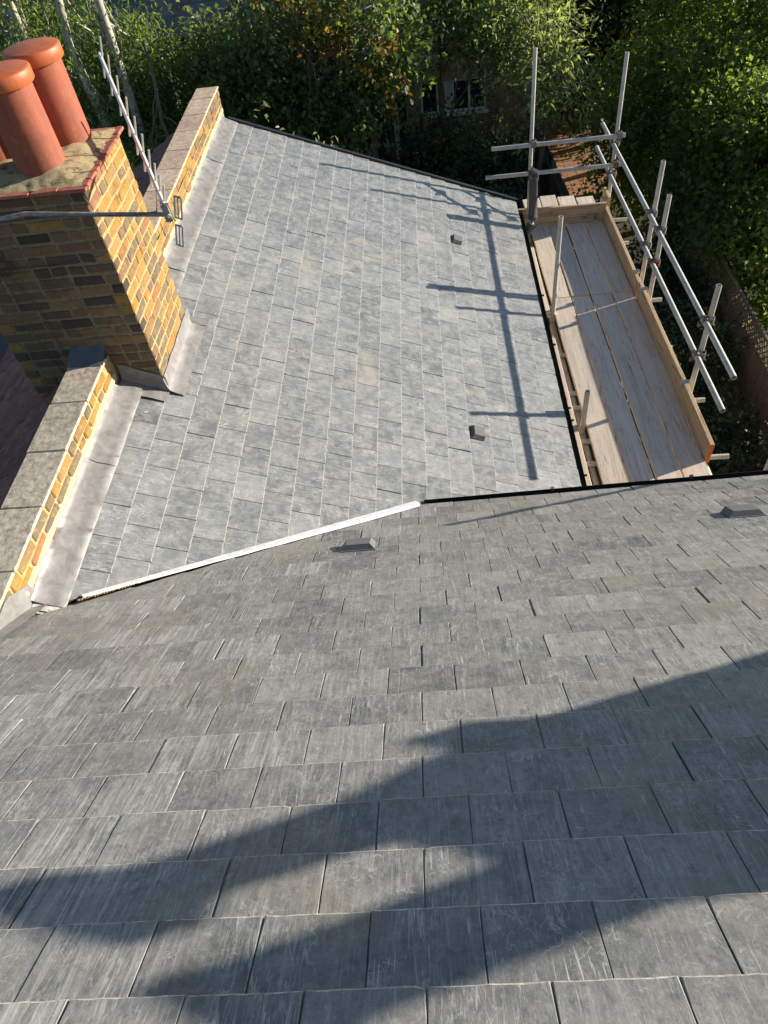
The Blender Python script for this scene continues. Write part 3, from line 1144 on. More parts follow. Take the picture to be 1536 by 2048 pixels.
# ------------------------------------------------------------------ chimney in view
def build_chimney(root, x0, x1, y0, y1, zb, zt, pots, first, pot_r=0.142, pot_h=0.46, faces=True):
    core = MB()
    core.box(x0 + 0.006, x1 - 0.006, y0 + 0.006, y1 - 0.006, zb, zt)
    co_ = core.obj('stack_core', ['mortar', 'mortar_grey'], root)
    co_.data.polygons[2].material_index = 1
    nc = int((zt - max(zb, 0.45 if first else zb)) / 0.0755)
    stuff = MB()
    if faces:
        for c in range(nc):
            z = zt - 0.036 - c * 0.0755
            for face in ('front', 'right', 'back', 'left'):
                horiz = face in ('front', 'back')
                a0, a1 = (x0, x1) if horiz else (y0, y1)
                own = (c % 2 == 0) == horiz         # does this face own the corner bricks
                a = a0 if own else a0 + 0.1105
                end = a1 if own else a1 - 0.1105
                while a < end - 0.03:
                    ln = 0.2145 if rb.random() < 0.62 else 0.1025
                    if end - (a + ln) < 0.07:
                        ln = end - a
                    ln = min(ln, 0.235)
                    mid = a + ln / 2
                    lo = 0.212 if ln > 0.15 else 0.10
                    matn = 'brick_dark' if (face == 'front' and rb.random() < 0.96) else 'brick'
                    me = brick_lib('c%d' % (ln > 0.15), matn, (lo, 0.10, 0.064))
                    jit = rb.uniform(-0.003, 0.003)
                    if face == 'front':
                        mt = Matrix.Translation((mid, y0 + 0.05 + jit, z))
                    elif face == 'back':
                        mt = Matrix.Translation((mid, y1 - 0.05 + jit, z))
                    elif face == 'right':
                        mt = Matrix.Translation((x1 - 0.05 + jit, mid, z)) @ Matrix.Rotation(math.pi / 2, 4, 'Z')
                    else:
                        mt = Matrix.Translation((x0 + 0.05 + jit, mid, z)) @ Matrix.Rotation(math.pi / 2, 4, 'Z')
                    mt = mt @ Matrix.Rotation(rb.uniform(-0.012, 0.012), 4, 'Y') @ Matrix.Scale((ln - 0.002) / lo, 4, (1, 0, 0))
                    if first and face in ('front', 'right'):
                        ob('brick', me, root, mt)
                    else:
                        stuff.add([mt @ v.co for v in me.vertices], [tuple(p.vertices) for p in me.polygons])
                    a += ln + 0.010
        if stuff.v:
            tag(stuff.obj('brickwork', 'brick', root), kind='stuff')
    # creasing tiles
    o = 0.035
    for face in range(4):
        L0, L1 = ((x0 - o, x1 + o) if face % 2 == 0 else (y0 - o + 0.13, y1 + o - 0.13))
        a = L0
        while a < L1 - 0.02:
            ln = min(rb.uniform(0.15, 0.19), L1 - a)
            me = bm_mesh(jitter_box(rb, ln - 0.006, 0.13, 0.020, 0.003, 0.004), 'creasing_tile', 'creasing')
            c_ = a + ln / 2
            zt_ = zt + 0.012 + rb.uniform(-0.002, 0.002)
            tl = rb.uniform(-0.02, 0.02)
            if face == 0:
                mt = Matrix.Translation((c_, y0 - o + 0.065, zt_))
            elif face == 2:
                mt = Matrix.Translation((c_, y1 + o - 0.065, zt_))
            elif face == 1:
                mt = Matrix.Translation((x1 + o - 0.065, c_, zt_)) @ Matrix.Rotation(math.pi / 2, 4, 'Z')
            else:
                mt = Matrix.Translation((x0 - o + 0.065, c_, zt_)) @ Matrix.Rotation(math.pi / 2, 4, 'Z')
            ob('creasing_tile', me, root, mt @ Matrix.Rotation(tl, 4, 'X'))
            a += ln
    # flaunching
    fl = MB()
    nx, ny = 56, 50
    for j in range(ny + 1):
        for i in range(nx + 1):
            x = x0 - 0.002 + (x1 - x0 + 0.004) * i / nx
            y = y0 - 0.002 + (y1 - y0 + 0.004) * j / ny
            e = min(x - x0, x1 - x, y - y0, y1 - y)
            z = zt + 0.018 + 0.05 * min(1, max(0, e) / 0.18)
            z += 0.006 * noise.noise(Vector((x * 18, y * 18, 1))) + 0.006 * abs(noise.noise(Vector((x * 45, y * 45, 2)))) + 0.012 * max(0, noise.noise(Vector((x * 9, y * 9, 7))))
            fl.v.append((x, y, z))
    for j in range(ny):
        for i in range(nx):
            a = j * (nx + 1) + i
            fl.f.append((a, a + 1, a + nx + 2, a + nx + 1))
    fl.obj('flaunching', 'flaunch', root, smooth=True)
    for (px, py) in pots:
        b = MB()
        r = pot_r
        b.lathe([(r * 1.02, 0), (r, 0.02), (r * 0.99, pot_h * 0.5), (r * 0.98, pot_h - 0.03), (r * 0.98, pot_h + 0.01), (r * 0.8, pot_h + 0.01)], 40)
        po = b.obj('chimney_pot', 'pot', root, Matrix.Translation((px, py, zt + 0.045)), smooth=True)
        shade_auto(po, 40)
        cp = MB()
        R_ = r * 1.17
        cp.lathe([(r * 0.97, pot_h - 0.012), (R_ - 0.006, pot_h - 0.012), (R_, pot_h - 0.004), (R_, pot_h + 0.050), (R_ - 0.004, pot_h + 0.057), (R_ - 0.012, pot_h + 0.060), (0.0001, pot_h + 0.066)], 40)
        co = cp.obj('pot_cap', 'pot_cap', po, Matrix.Translation((px, py, zt + 0.045)), smooth=True)
        shade_auto(co, 50)


ch = thing('chimney_stack', 'yellow stock brick chimney stack with three terracotta pots beside the slates', 'chimney', ((CH_X0 + CH_X1) / 2, 0.96, 0.5))
build_chimney(ch, CH_X0, CH_X1, CH_Y0, CH_Y1, -1.5, 2.255, [(-2.04, 0.825), (-1.985, 1.185), (-2.40, 1.02)], True)


# lead round the chimney foot
def ch_side(y):
    x = CH_X1
    b0 = -TB * x
    t = (y - 0.48) / 0.92
    out = x + 0.115 + 0.015 * noise.noise(Vector((y * 6, 3, 1)))
    return [(x + 0.004, b0 + 0.125 + 0.008 * noise.noise(Vector((y * 7, 0, 1)))), (x + 0.009, b0 + 0.05), (x + 0.022, b0 + 0.018), (x + 0.06, -TB * (x + 0.06) + 0.017), (out, -TB * out + 0.012)]


ribbon('lead_flashing', ch_side, 0.53, 1.42, 34, 'lead', ch, 0.006)
ap = MB()
nxx, nyy = 26, 9
for i in range(nxx + 1):
    x = -2.03 + (CH_X1 + 0.015 + 2.03) * i / nxx
    for j in range(nyy + 1):
        t = j / nyy
        if t < 0.4:
            y = CH_Y0 - 0.004 - 0.012 * t
            z = -TB * x + 0.12 * (1 - t / 0.4) + 0.016 + 0.012 * (t > 0.3)
        else:
            y = CH_Y0 - 0.012 - 0.13 * (t - 0.4) / 0.6
            z = -TB * x + 0.016
        q = 0.005 * noise.noise(Vector((x * 11, y * 11, z * 3)))
        ap.v.append((x, y + q, z + q))
for i in range(nxx):
    for j in range(nyy):
        a = i * (nyy + 1) + j
        ap.f.append((a, a + 1, a + nyy + 2, a + nyy + 1))
shade_auto(ap.obj('lead_apron', 'lead', ch), 60)
# loose curled corner of lead at the back
lc = MB()
for i in range(7):
    for j in range(6):
        u, v = i / 6, j / 5
        x = CH_X1 + 0.01 + 0.12 * u
        y = 1.36 + 0.10 * v + 0.03 * u
        lc.v.append((x, y, -TB * x + 0.02 + 0.03 * (1 - u) * math.sin(v * 3.1) + 0.004 * noise.noise(Vector((u * 5, v * 5, 0)))))
for i in range(6):
    for j in range(5):
        a = i * 6 + j
        lc.f.append((a, a + 1, a + 7, a + 6))
shade_auto(lc.obj('lead_corner', 'lead_dark', ch), 60)
# hood of lead where the near coping meets the stack
hd = MB()
for i in range(9):
    t = i / 8
    x = PXL - 0.06 + (XP - PXL + 0.07) * t
    for j in range(5):
        u = j / 4
        y = 0.41 + 0.15 * u
        z = 1.150 + 0.065 * u ** 1.5 - 0.10 * max(0, (0.22 - t)) / 0.22 + 0.004 * noise.noise(Vector((t * 6, u * 6, 0)))
        hd.v.append((x, y, z))
for i in range(8):
    for j in range(4):
        a = i * 5 + j
        hd.f.append((a, a + 5, a + 6, a + 1))
shade_auto(hd.obj('lead_saddle', 'lead_dark', ch), 60)
# cables down the front face
cbm = MB()
for k, (xa, xb, za, zb2) in enumerate(((-2.42, -2.25, 1.75, 0.85), (-2.5, -2.42, 1.95, 0.8))):
    pts = []
    for i in range(15):
        t = i / 14
        pts.append((xa + (xb - xa) * t + 0.02 * math.sin(t * 7 + k), CH_Y0 - 0.008 - 0.01 * math.sin(t * 3.1), za + (zb2 - za) * t))
    cbm = MB().tube(pts, 0.0035, 5)
    cbm.obj('cable', 'grey_plastic', ch)
lp = MB()
for q in range(3):
    pts = [(-2.50 + 0.10 * math.cos(t) + 0.03 * q, CH_Y0 - 0.012 - 0.004 * q, 1.86 + 0.05 * math.sin(t) - 0.012 * q) for t in np.linspace(0, 6.2, 18)]
    lp.tube(pts, 0.0035, 5)
lp.tube([(-2.55, CH_Y0 - 0.010, 1.83), (-2.1, CH_Y0 - 0.010, 1.82), (-1.76, CH_Y0 - 0.010, 1.86)], 0.0025, 5)
tag(lp.obj('cable_coil', 'grey_plastic', ch), kind='stuff')

# ------------------------------------------------------------------ tv aerial
ae = thing('television_aerial', 'silver television aerial with short rods on an arm from the chimney', 'aerial', (-2.3, 0.3, 2.26))
MB().tube([(-2.45, 0.53, 2.22), (-2.30, 0.33, 2.235), (-2.12, 0.30, 2.255), (-1.98, 0.30, 2.27), (-1.6, 0.30, 2.228), (-1.20, 0.30, 2.187)], 0.0125, 10).obj('arm', 'arm', ae, smooth=True)
b0 = Vector((-1.195, 0.30, 2.198))
bd_ = Vector((-0.388, 0.906, 0.168)).normalized()
el = Vector((0.286, -0.055, 0.957)).normalized()
boom = MB()
boom.tube([b0 - bd_ * 0.04, b0 + bd_ * 1.92], 0.012, 4)
boom.obj('boom', 'aerial', ae)
side = bd_.cross(el).normalized()
tpos = [0.10, 0.20, 0.31, 0.45, 0.62, 0.82, 1.05, 1.32, 1.60, 1.86]
for i, t in enumerate(tpos):
    h = 0.10 + 0.028 * i / 9
    MB().tube([b0 + bd_ * t - el * h + side * 0.008, b0 + bd_ * t + el * h + side * 0.008], 0.0062, 6).obj('rod', 'aerial', ae)
for sgn in (1, -1):
    fr = MB()
    c = b0 + el * (0.085 * sgn) + Vector((0.045, 0, -0.06))
    u, v_ = Vector((0.75, -0.55, 0.0)).normalized(), el
    P = [c + u * a + v_ * b for a, b in ((-0.028, -0.062), (0.028, -0.062), (0.028, 0.062), (-0.028, 0.062))]
    for i in range(4):
        fr.tube([P[i], P[(i + 1) % 4]], 0.0055, 5)
    fr.tube([c - v_ * 0.062, c + v_ * 0.062], 0.005, 5)
    fr.obj('reflector_frame', 'aerial_dark', ae)
MB().box(-0.018, 0.018, -0.02, 0.02, -0.045, 0.045, Matrix.Translation(b0)).obj('bracket', 'aerial_dark', ae)
pts = [b0 + Vector((0.0, 0, 0.03)), b0 + Vector((-0.02, -0.03, 0.09)), b0 + Vector((-0.05, -0.02, 0.02)), b0 + Vector((-0.2, -0.02, 0.012)), b0 + Vector((-0.6, -0.02, 0.05)), b0 + Vector((-0.95, -0.01, 0.04))]
MB().tube(pts, 0.004, 5).obj('cable', 'grey_plastic', ae, smooth=True)

# ------------------------------------------------------------------ neighbour roof on the left
nb = thing('neighbouring_extension', 'dark clay tiled roof falling away behind the parapet and chimney', 'building', (-4, 2, GROUND))
NBX, NBZ, NBT = PXL + 0.0, 1.00, 0.60
nd_ = MB()
q = [(NBX, -4.0), (NBX, 5.2), (-6.0, 5.2), (-6.0, -4.0)]
nd_.add([(x, y, NBZ + NBT * (x - NBX) - 0.03 + dz) for dz in (0, -0.1) for x, y in q], [(0, 1, 2, 3), (7, 6, 5, 4)] + [(i, 4 + i, 4 + (i + 1) % 4, (i + 1) % 4) for i in range(4)])
nroof = nd_.obj('tiled_roof', 'felt', nb)
nw = MB()
nw.box(-6.0, NBX - 0.02, 4.9, 5.1, GROUND, -1.3)
nw.box(-6.0, -5.8, -4, 5.1, GROUND, -1.4)
nw.obj('wall', 'wall_stock', nb)
na = math.atan(NBT)
tl_ = []
for _ in range(6):
    bm = jitter_box(rb, 0.165, 0.26, 0.013, 0.003, 0.003)
    for v in bm.verts:
        v.co.z += 0.006 * (1 - (v.co.x / 0.08) ** 2)
    tl_.append(bm_mesh(bm, 'roof_tile', 'tile_dark'))
md = frame_m((NBX, 0, NBZ), (0, 1, 0), (-math.cos(na), 0, -math.sin(na)), (-math.sin(na), 0, math.cos(na)))
tiles = []
for r_ in range(0, 20):
    s = 0.15 + r_ * 0.10
    for j in range(-22, 32):
        y = (j + 0.5 * (r_ % 2)) * 0.167
        if CH_Y0 - 0.05 < y < CH_Y1 + 0.05 and s < 0.35:
            continue
        mt = md @ Matrix.Translation((y + rb.uniform(-0.004, 0.004), s + rb.uniform(-0.006, 0.006), 0.012 + rb.uniform(0, 0.006))) @ Matrix.Rotation(rb.uniform(-0.02, 0.02), 4, 'Z') @ Matrix.Rotation(0.11 + rb.uniform(-0.02, 0.02), 4, 'X')
        tiles.append((mt, 0 if in_view(mt.translation, 10) and mt.translation.y < 5.0 else 1, dist_cam(mt.translation)))
tiles.sort(key=lambda t: (t[1], t[2]))
rest = MB()
for i, (mt, outv, _) in enumerate(tiles):
    me = rb.choice(tl_)
    if i < 260 and not outv:
        ob('roof_tile', me, nroof, mt)
    else:
        rest.add([mt @ v.co for v in me.vertices], [tuple(p.vertices) for p in me.polygons])
tag(rest.obj('tile_field', 'tile_dark', nroof), kind='stuff')


def nb_lead(y):
    return [(PXL + 0.006, NBZ + 0.10), (PXL - 0.006, NBZ + 0.05), (PXL - 0.05, NBZ + NBT * (-0.05) + 0.045), (PXL - 0.17, NBZ + NBT * (-0.17) + 0.045)]


ribbon('lead_flashing', nb_lead, -3.5, 0.5, 50, 'lead_dark', nb, 0.004)
ribbon('lead_flashing', nb_lead, 1.4, 5.2, 50, 'lead_dark', nb, 0.004, 3)

# ------------------------------------------------------------------ chimney beyond the right edge (throws the shadow on the near slates)
rc = thing('chimney_stack', 'brick chimney with two pots beyond the right edge shading the near slates', 'chimney', tuple(MAh @ Vector((4.0, 1.65, -1.2))))


def build_right_chimney():
    m = MAh
    core = MB()
    core.box(3.82, 4.18, 1.05, 1.89, -3.6, 0.378, m)
    core.obj('stack', 'wall_stock', rc)
    cap = MB()
    cap.box(3.79, 4.21, 1.01, 1.955, 0.38, 0.485, m)
    cap.obj('corbel', 'wall_stock', rc)
    md_ = MB()
    md_.add([m @ Vector(p) for p in [(3.84, 1.10, 0.486), (4.16, 1.10, 0.486), (4.16, 1.88, 0.486), (3.84, 1.88, 0.486), (3.90, 1.24, 0.77), (4.10, 1.24, 0.77), (4.10, 1.80, 0.77), (3.90, 1.80, 0.77)]], [(4, 5, 6, 7), (0, 1, 5, 4), (1, 2, 6, 5), (2, 3, 7, 6), (3, 0, 4, 7)])
    md_.obj('flaunching', 'flaunch', rc)
    b = MB()
    b.lathe([(0.105, 0), (0.095, 0.04), (0.088, 0.24), (0.15, 0.29), (0.15, 0.36), (0.10, 0.37)], 32)
    shade_auto(b.obj('chimney_pot', 'pot', rc, m @ Matrix.Translation((4.0, 1.745, 0.76))), 40)
    b = MB()
    b.lathe([(0.125, 0), (0.118, 0.04), (0.112, 0.33), (0.125, 0.34), (0.125, 0.385), (0.09, 0.385)], 32)
    shade_auto(b.obj('chimney_pot', 'pot', rc, m @ Matrix.Translation((4.0, 1.365, 0.76))), 40)


build_right_chimney()

# ------------------------------------------------------------------ soil vent pipe
sv = thing('soil_vent_pipe', 'grey plastic vent pipe with slotted cowl at the far gutter corner', 'pipe', (1.39, 5.0, -0.8))
path = [(1.33, 5.0, -0.80), (1.37, 5.0, -0.765), (1.42, 5.0, -0.715), (1.475, 5.0, -0.655), (1.50, 5.0, -0.60), (1.505, 5.0, -0.54), (1.497, 5.0, -0.3), (1.482, 5.0, -0.02)]
MB().tube(path, 0.054, 20).obj('pipe', 'grey_plastic', sv, smooth=True)
MB().tube([(1.485, 5.0, -0.632), (1.503, 5.0, -0.585)], 0.061, 20).obj('joint_collar', 'grey_plastic', sv)
MB().tube([(1.505, 5.0, -0.53), (1.5035, 5.0, -0.49)], 0.061, 20).obj('joint_collar', 'grey_plastic', sv)
cw = MB()
for k in range(16):
    t = 2 * math.pi * k / 16
    cw.tube([(1.484 + 0.056 * math.cos(t), 5.0 + 0.056 * math.sin(t), -0.03), (1.480 + 0.050 * math.cos(t), 5.0 + 0.050 * math.sin(t), 0.055)], 0.006, 5)
cw.lathe([(0.062, -0.04), (0.062, -0.015), (0.052, -0.015)], 20, (1.484, 5.0, 0))
cw.lathe([(0.054, 0.045), (0.052, 0.06), (0.02, 0.068), (0.0001, 0.069)], 20, (1.480, 5.0, 0))
tag(cw.obj('cowl', 'grey_plastic', sv), kind='stuff')

# ------------------------------------------------------------------ scaffold
SKW = 0.02


def SX(x, y):
    return x - SKW * (y - 1.1)


sca = thing('scaffold', 'galvanised steel tube scaffold with double guard rails beside the gutter', 'scaffold', (2.1, 3.3, GROUND))
TR = 0.0242


def tube(name, a, b, parent=sca):
    m = MB().tube([a, b], TR, 16, inner=0.0195)
    return shade_auto(m.obj(name, 'tube', parent), 40)


COUP = {}


def coupler_mesh(matn, rng):
    m = MB()
    # two crossed collars joined by a plate, with bolts
    m.tube([(-0.027, 0, 0), (0.027, 0, 0)], 0.031, 12, inner=0.025)
    m.tube([(0, 0.0505, -0.027), (0, 0.0505, 0.027)], 0.031, 12, inner=0.025)
    m.box(-0.02, 0.02, 0.018, 0.034, -0.02, 0.02)
    for sx in (1, -1):
        m.tube([(0.0, -0.010 * sx, 0.036 * sx), (0.0, -0.052, 0.036 * sx)], 0.006, 6)
        m.box(-0.011, 0.011, -0.046, -0.034, 0.026 * sx - 0.010, 0.046 * sx + 0.0)
        m.tube([(0.035 * sx, 0.05, 0.0), (0.075 * sx, 0.06, 0.0)], 0.006, 6)
        m.box(0.028 * sx - 0.006, 0.04 * sx + 0.006, 0.040, 0.062, -0.013, 0.013)
    return mk('coupler', m.v, m.f, matn)


def coupler(p, along, out, parent, rusty=False):
    """collar 1 round a tube through p running 'along'; collar 2 round the tube 5 cm away towards 'out'"""
    key = 'coupler_rust' if rusty else 'coupler'
    if key not in COUP:
        COUP[key] = coupler_mesh(key, rb)
    x = Vector(along).normalized()
    y = Vector(out).normalized()
    z = x.cross(y)
    ob('coupler', COUP[key], parent, frame_m(p, x, y, z) @ Matrix.Diagonal((1.15, 1.04, 1.25, 1)))


# standards (outer): x, y, top z, lean dx,dy per m
outer = [(2.665, 1.90, 0.335, 0.0, 0.06), (2.665, 3.50, 0.36, 0.0, 0.03), (2.665, 3.86, 0.54, 0.0, 0.02), (2.665, 5.60, 0.95, 0.0, 0.10), (2.665, 0.33, 1.0, 0, 0)]
ST = []
for x, y, zt, lx_, ly_ in outer:
    X = SX(x, y)
    o = tube('standard', (X, y - 0.0 - 0.02, GROUND), (X, y + ly_ * (zt + 0.4), zt))
    ST.append((X, y, o))
inner = [(1.575, 1.60, -0.43, 0.05), (1.555, 3.42, 0.28, 0.06), (1.55, 5.58, 1.08, 0.15)]
SI = []
for x, y, zt, ly_ in inner:
    o = tube('standard', (x, y - 0.06, GROUND), (x, y + ly_ * (zt + 0.4), zt))
    SI.append((x, y, o))
# guard rails
rails = []
for z, yn, yf in ((0.0, 1.13, 6.24), (-0.36, 1.135, 6.41)):
    o = tube('guard_rail', (SX(2.615, yn), yn, z), (SX(2.615, yf), yf, z))
    rails.append(o)
    for i, (X, y, so) in enumerate(ST[:4]):
        yy = y + outer[i][4] * (z + 0.4)
        coupler((SX(2.615, yy), yy, z), (-SKW, 1, 0), (1, 0, 0), o, rusty=(i == 1 and z < -0.1))
for z, xa, ye_ in ((0.115, 1.04, 5.61), (-0.23, 0.97, 5.61)):
    o = tube('end_rail', (xa, ye_ - 0.05, z), (2.64, ye_ - 0.05, z))
    coupler((1.55, ye_ - 0.05, z), (1, 0, 0), (0, 1, 0), o)
    coupler((2.575, ye_ - 0.05, z), (1, 0, 0), (0, 1, 0), o, z < 0)
# transoms and ledgers
for y, xl_ in ((1.125, 1.32), (1.42, 1.30), (1.90, 1.32), (2.12, 1.34), (2.75, 1.34), (3.63, 1.33), (4.9, 1.33), (5.48, 1.30)):
    zz_ = -0.915
    o = tube('transom', (xl_, y + 0.02, zz_), (2.80 if y in (1.125, 1.9, 3.63, 5.48) else 2.70, y - 0.0, zz_))
for x, z in ((1.61, -0.965), (2.61, -0.965), (1.61, -2.95), (2.61, -2.95)):
    o = tube('ledger', (x, 0.0, z), (x - 0.1, 5.9, z))
tube('brace', (1.60, 0.9, -0.98), (1.54, 3.9, -4.2))


# toe boards (clamped to the standards)
def plank(name, x0, x1, y0, y1, z0, z1, matn, parent=None, skew=SKW, ends=None, sag=0.0, rng=rb):
    """board along y, local y is its length"""
    L = y1 - y0
    yc = (y0 + y1) / 2
    bm = bmesh.new()
    nseg = 8
    sx, sz = (x1 - x0) / 2, (z1 - z0) / 2
    prof = [(-sx, -sz + 0.003), (-sx + 0.003, -sz), (sx - 0.003, -sz), (sx, -sz + 0.003), (sx, sz - 0.003), (sx - 0.003, sz), (-sx + 0.003, sz), (-sx, sz - 0.003)]
    rows = []
    ph = rng.uniform(0, 6)
    for i in range(nseg + 1):
        t = i / nseg
        y = -L / 2 + L * t
        wob = 0.0018 * math.sin(ph + t * 7)
        wz = 0.003 * math.sin(ph * 2 + t * 4) - sag * math.sin(t * math.pi)
        rows.append([bm.verts.new((px + wob + rng.uniform(-0.0006, 0.0006), y + (rng.uniform(-0.002, 0.002) if i in (0, nseg) else 0), pz + wz)) for px, pz in prof])
    for a, b in zip(rows, rows[1:]):
        for k in range(8):
            bm.faces.new((a[k], a[(k + 1) % 8], b[(k + 1) % 8], b[k]))
    bm.faces.new(rows[0])
    bm.faces.new(rows[-1][::-1])
    bmesh.ops.recalc_face_normals(bm, faces=bm.faces)
    me = bm_mesh(bm, name, matn)
    if ends:
        me.materials.append(M[ends])
        for p in me.polygons:
            if len(p.vertices) == 8:
                p.material_index = 1
    return ob(name, me, parent, Matrix.Translation(((x0 + x1) / 2 - skew * (yc - 1.1), yc, (z0 + z1) / 2)) @ Matrix.Rotation(math.atan(skew), 4, 'Z'))


PZ = -0.85
plank('toe_board', 2.560, 2.598, 1.04, 3.62, PZ - 0.035, PZ + 0.185, 'toe', sca, ends='orange_paint')
plank('toe_board', 2.556, 2.594, 3.64, 5.42, PZ - 0.035, PZ + 0.175, 'toe', sca)
o = plank('toe_board', -0.018, 0.018, -0.56, 0.56, -0.115, 0.115, 'toe', sca, skew=0)
o.matrix_local = WM[sca.name].inverted() @ (Matrix.Translation((1.92, 5.40, PZ + 0.125)) @ Matrix.Rotation(math.pi / 2 - 0.03, 4, 'Z'))
o = plank('toe_board', 2.60, 2.635, 5.46, 5.75, PZ + 0.03, PZ + 0.26, 'toe', sca)
for i, (X, y, so) in enumerate(ST[:4]):
    cl_ = MB()
    c = Vector((SX(2.60, y), y, PZ + 0.175))
    cl_.tube([c + Vector((-0.045, 0, 0.0)), c + Vector((0.02, 0, 0.0))], 0.026, 12)
    cl_.box(-0.055, -0.035, -0.02, 0.02, -0.05, 0.022, Matrix.Translation(c))
    cl_.obj('toe_board_clip', 'tube', sca)

# boards: separate planks lying on the transoms
edges = [1.613, 1.852, 2.083, 2.318, 2.556]
words = ['first', 'second', 'third', 'outermost']
for k in range(4):
    a, b = edges[k] + 0.0085, edges[k + 1] - 0.0085
    if k == 1:
        b -= 0.008
    near = plank('scaffold_board', a, b, 0.55 - 0.03 * k, 3.735 + rb.uniform(-0.008, 0.008), PZ - 0.038, PZ + rb.uniform(-0.002, 0.001), 'board', None, sag=0.006)
    tag(near, 'long scaffold plank, %s from the gutter gap, on the near half of the platform' % words[k], 'plank', 'scaffold platform planks')
    far = plank('scaffold_board', a, b, 3.755, 6.16 + 0.05 * k - 0.03 * k * k + rb.uniform(-0.02, 0.02), PZ - 0.038, PZ + rb.uniform(-0.002, 0.001), 'board', None, sag=0.004)
    tag(far, 'long scaffold plank, %s from the gutter gap, on the far half of the platform' % words[k], 'plank', 'scaffold platform planks')
nb1 = plank('scaffold_board', 1.372, 1.522, 0.3, 2.98, PZ - 0.03, PZ + 0.01, 'board', None, skew=0.008)
tag(nb1, 'narrow plank tight against the black gutter on the near half', 'plank', 'scaffold platform planks')
nb2 = plank('scaffold_board', 1.366, 1.545, 3.42, 4.88, PZ - 0.035, PZ + 0.004, 'board', None, skew=0.008)
tag(nb2, 'short wide plank tight against the black gutter on the far half', 'plank', 'scaffold platform planks')

# ------------------------------------------------------------------ gardens: paths and fences
pv = MB()
for j in range(24):
    for i in range(8):
        x0, y0 = 3.62 + i * 0.26, 15.4 + j * 0.3
        pv.box(x0, x0 + 0.25, y0, y0 + 0.29, GROUND - 0.1, GROUND + 0.10 + 0.006 * rb.random())
pvo = pv.obj('paved_path', 'paver')
tag(pvo, kind='structure')


def fence(root, A, B, z0, z1, step, rails, matn, rail_side, rng, thick=0.02):
    A, B = Vector((*A, 0)), Vector((*B, 0))
    d = (B - A)
    L = d.length
    d.normalize()
    sdv = Vector((-d.y, d.x, 0)) * rail_side
    base = bm_mesh(jitter_box(rng, step * 0.96, thick, z1 - z0, 0.002, 0.003), 'board', matn)
    n = int(L / step)
    for i in range(n):
        p = A + d * ((i + 0.5) * step) + sdv * rng.uniform(-0.004, 0.004)
        ob('board', base, root, frame_m((p.x, p.y, (z0 + z1) / 2 + rng.uniform(-0.012, 0.012)), d, sdv, (0, 0, 1)) @ Matrix.Rotation(rng.uniform(-0.05, 0.05), 4, 'Z'))
    for zr in rails:
        m = frame_m(A + sdv * 0.045 + Vector((0, 0, zr)), d, sdv, (0, 0, 1))
        MB().box(0, L, -0.022, 0.03, -0.045, 0.045).obj('rail', matn, root, m)
    k = 0
    while k * 1.9 <= L:
        p = A + d * (k * 1.9) + sdv * 0.06
        MB().box(-0.05, 0.05, -0.05, 0.05, z0, z1 + 0.08).obj('post', matn, root, frame_m((p.x, p.y, 0), d, sdv, (0, 0, 1)))
        k += 1


f1 = thing('garden_fence', 'weathered panel fence with three rails running away between the gardens', 'fence', (3.3, 13.5, GROUND))
fence(f1, (3.42, 9.6), (3.02, 17.6), GROUND, -3.72, 0.14, (-3.95, -4.6, -5.25), 'fence', 1, random.Random(4))
f2 = thing('garden_fence', 'tall board fence topped with lattice trellis beyond the scaffold', 'fence', (5.5, 7, GROUND))
fence(f2, (5.5, 3.4), (5.5, 12.2), GROUND, -3.86, 0.115, (-4.1, -5.2), 'fence', -1, random.Random(6))
tr = MB()
for k in range(-3, 72):
    y = 3.4 + k * 0.125
    for sg in (1, -1):
        a = Vector((5.5 + 0.008 * sg, y, -3.85))
        b = Vector((5.5 + 0.008 * sg, y + 0.33 * sg, -3.52))
        m = MB().tube([a, b], 0.012, 4)
        tr.add(m.v, m.f)
tr.box(5.48, 5.52, 3.2, 12.2, -3.53, -3.49)
tr.box(5.48, 5.52, 3.2, 12.2, -3.87, -3.84)
tag(tr.obj('trellis', 'fence', f2), kind='stuff')


# ------------------------------------------------------------------ house across the gardens
def wall_holes(root, name, y, x0, x1, z0, z1, holes, matn, depth=0.25):
    xs = sorted({x0, x1, *[h[0] for h in holes], *[h[1] for h in holes]})
    zs = sorted({z0, z1, *[h[2] for h in holes], *[h[3] for h in holes]})
    m = MB()
    for a, b in zip(xs, xs[1:]):
        for c, d in zip(zs, zs[1:]):
            cx, cz = (a + b) / 2, (c + d) / 2
            if any(h[0] < cx < h[1] and h[2] < cz < h[3] for h in holes):
                continue
            m.box(a, b, y, y + depth, c, d)
    return m.obj(name, matn, root)


def window(root, y, x0, x1, z0, z1, lights, frame='white_paint', blind=None):
    f = MB()
    t = 0.05
    f.box(x0, x1, y + 0.06, y + 0.12, z0, z0 + t)
    f.box(x0, x1, y + 0.06, y + 0.12, z1 - t, z1)
    for k in range(lights + 1):
        x = x0 + (x1 - x0 - t) * k / lights
        f.box(x, x + t, y + 0.058, y + 0.122, z0 + t, z1 - t)
    fo = f.obj('window', frame, root)
    for k in range(lights):
        a = x0 + (x1 - x0 - t) * k / lights + t
        b = x0 + (x1 - x0 - t) * (k + 1) / lights
        MB().box(a, b, y + 0.085, y + 0.093, z0 + t, z1 - t).obj('pane', 'curtain' if blind == k else 'glass', fo)
    MB().box(x0 - 0.06, x1 + 0.06, y - 0.05, y + 0.058, z0 - 0.07, z0 - 0.002).obj('sill', 'white_paint', fo)
    MB().box(x0, x1, y + 0.4, y + 0.42, z0, z1).obj('dark_room', 'felt', fo)


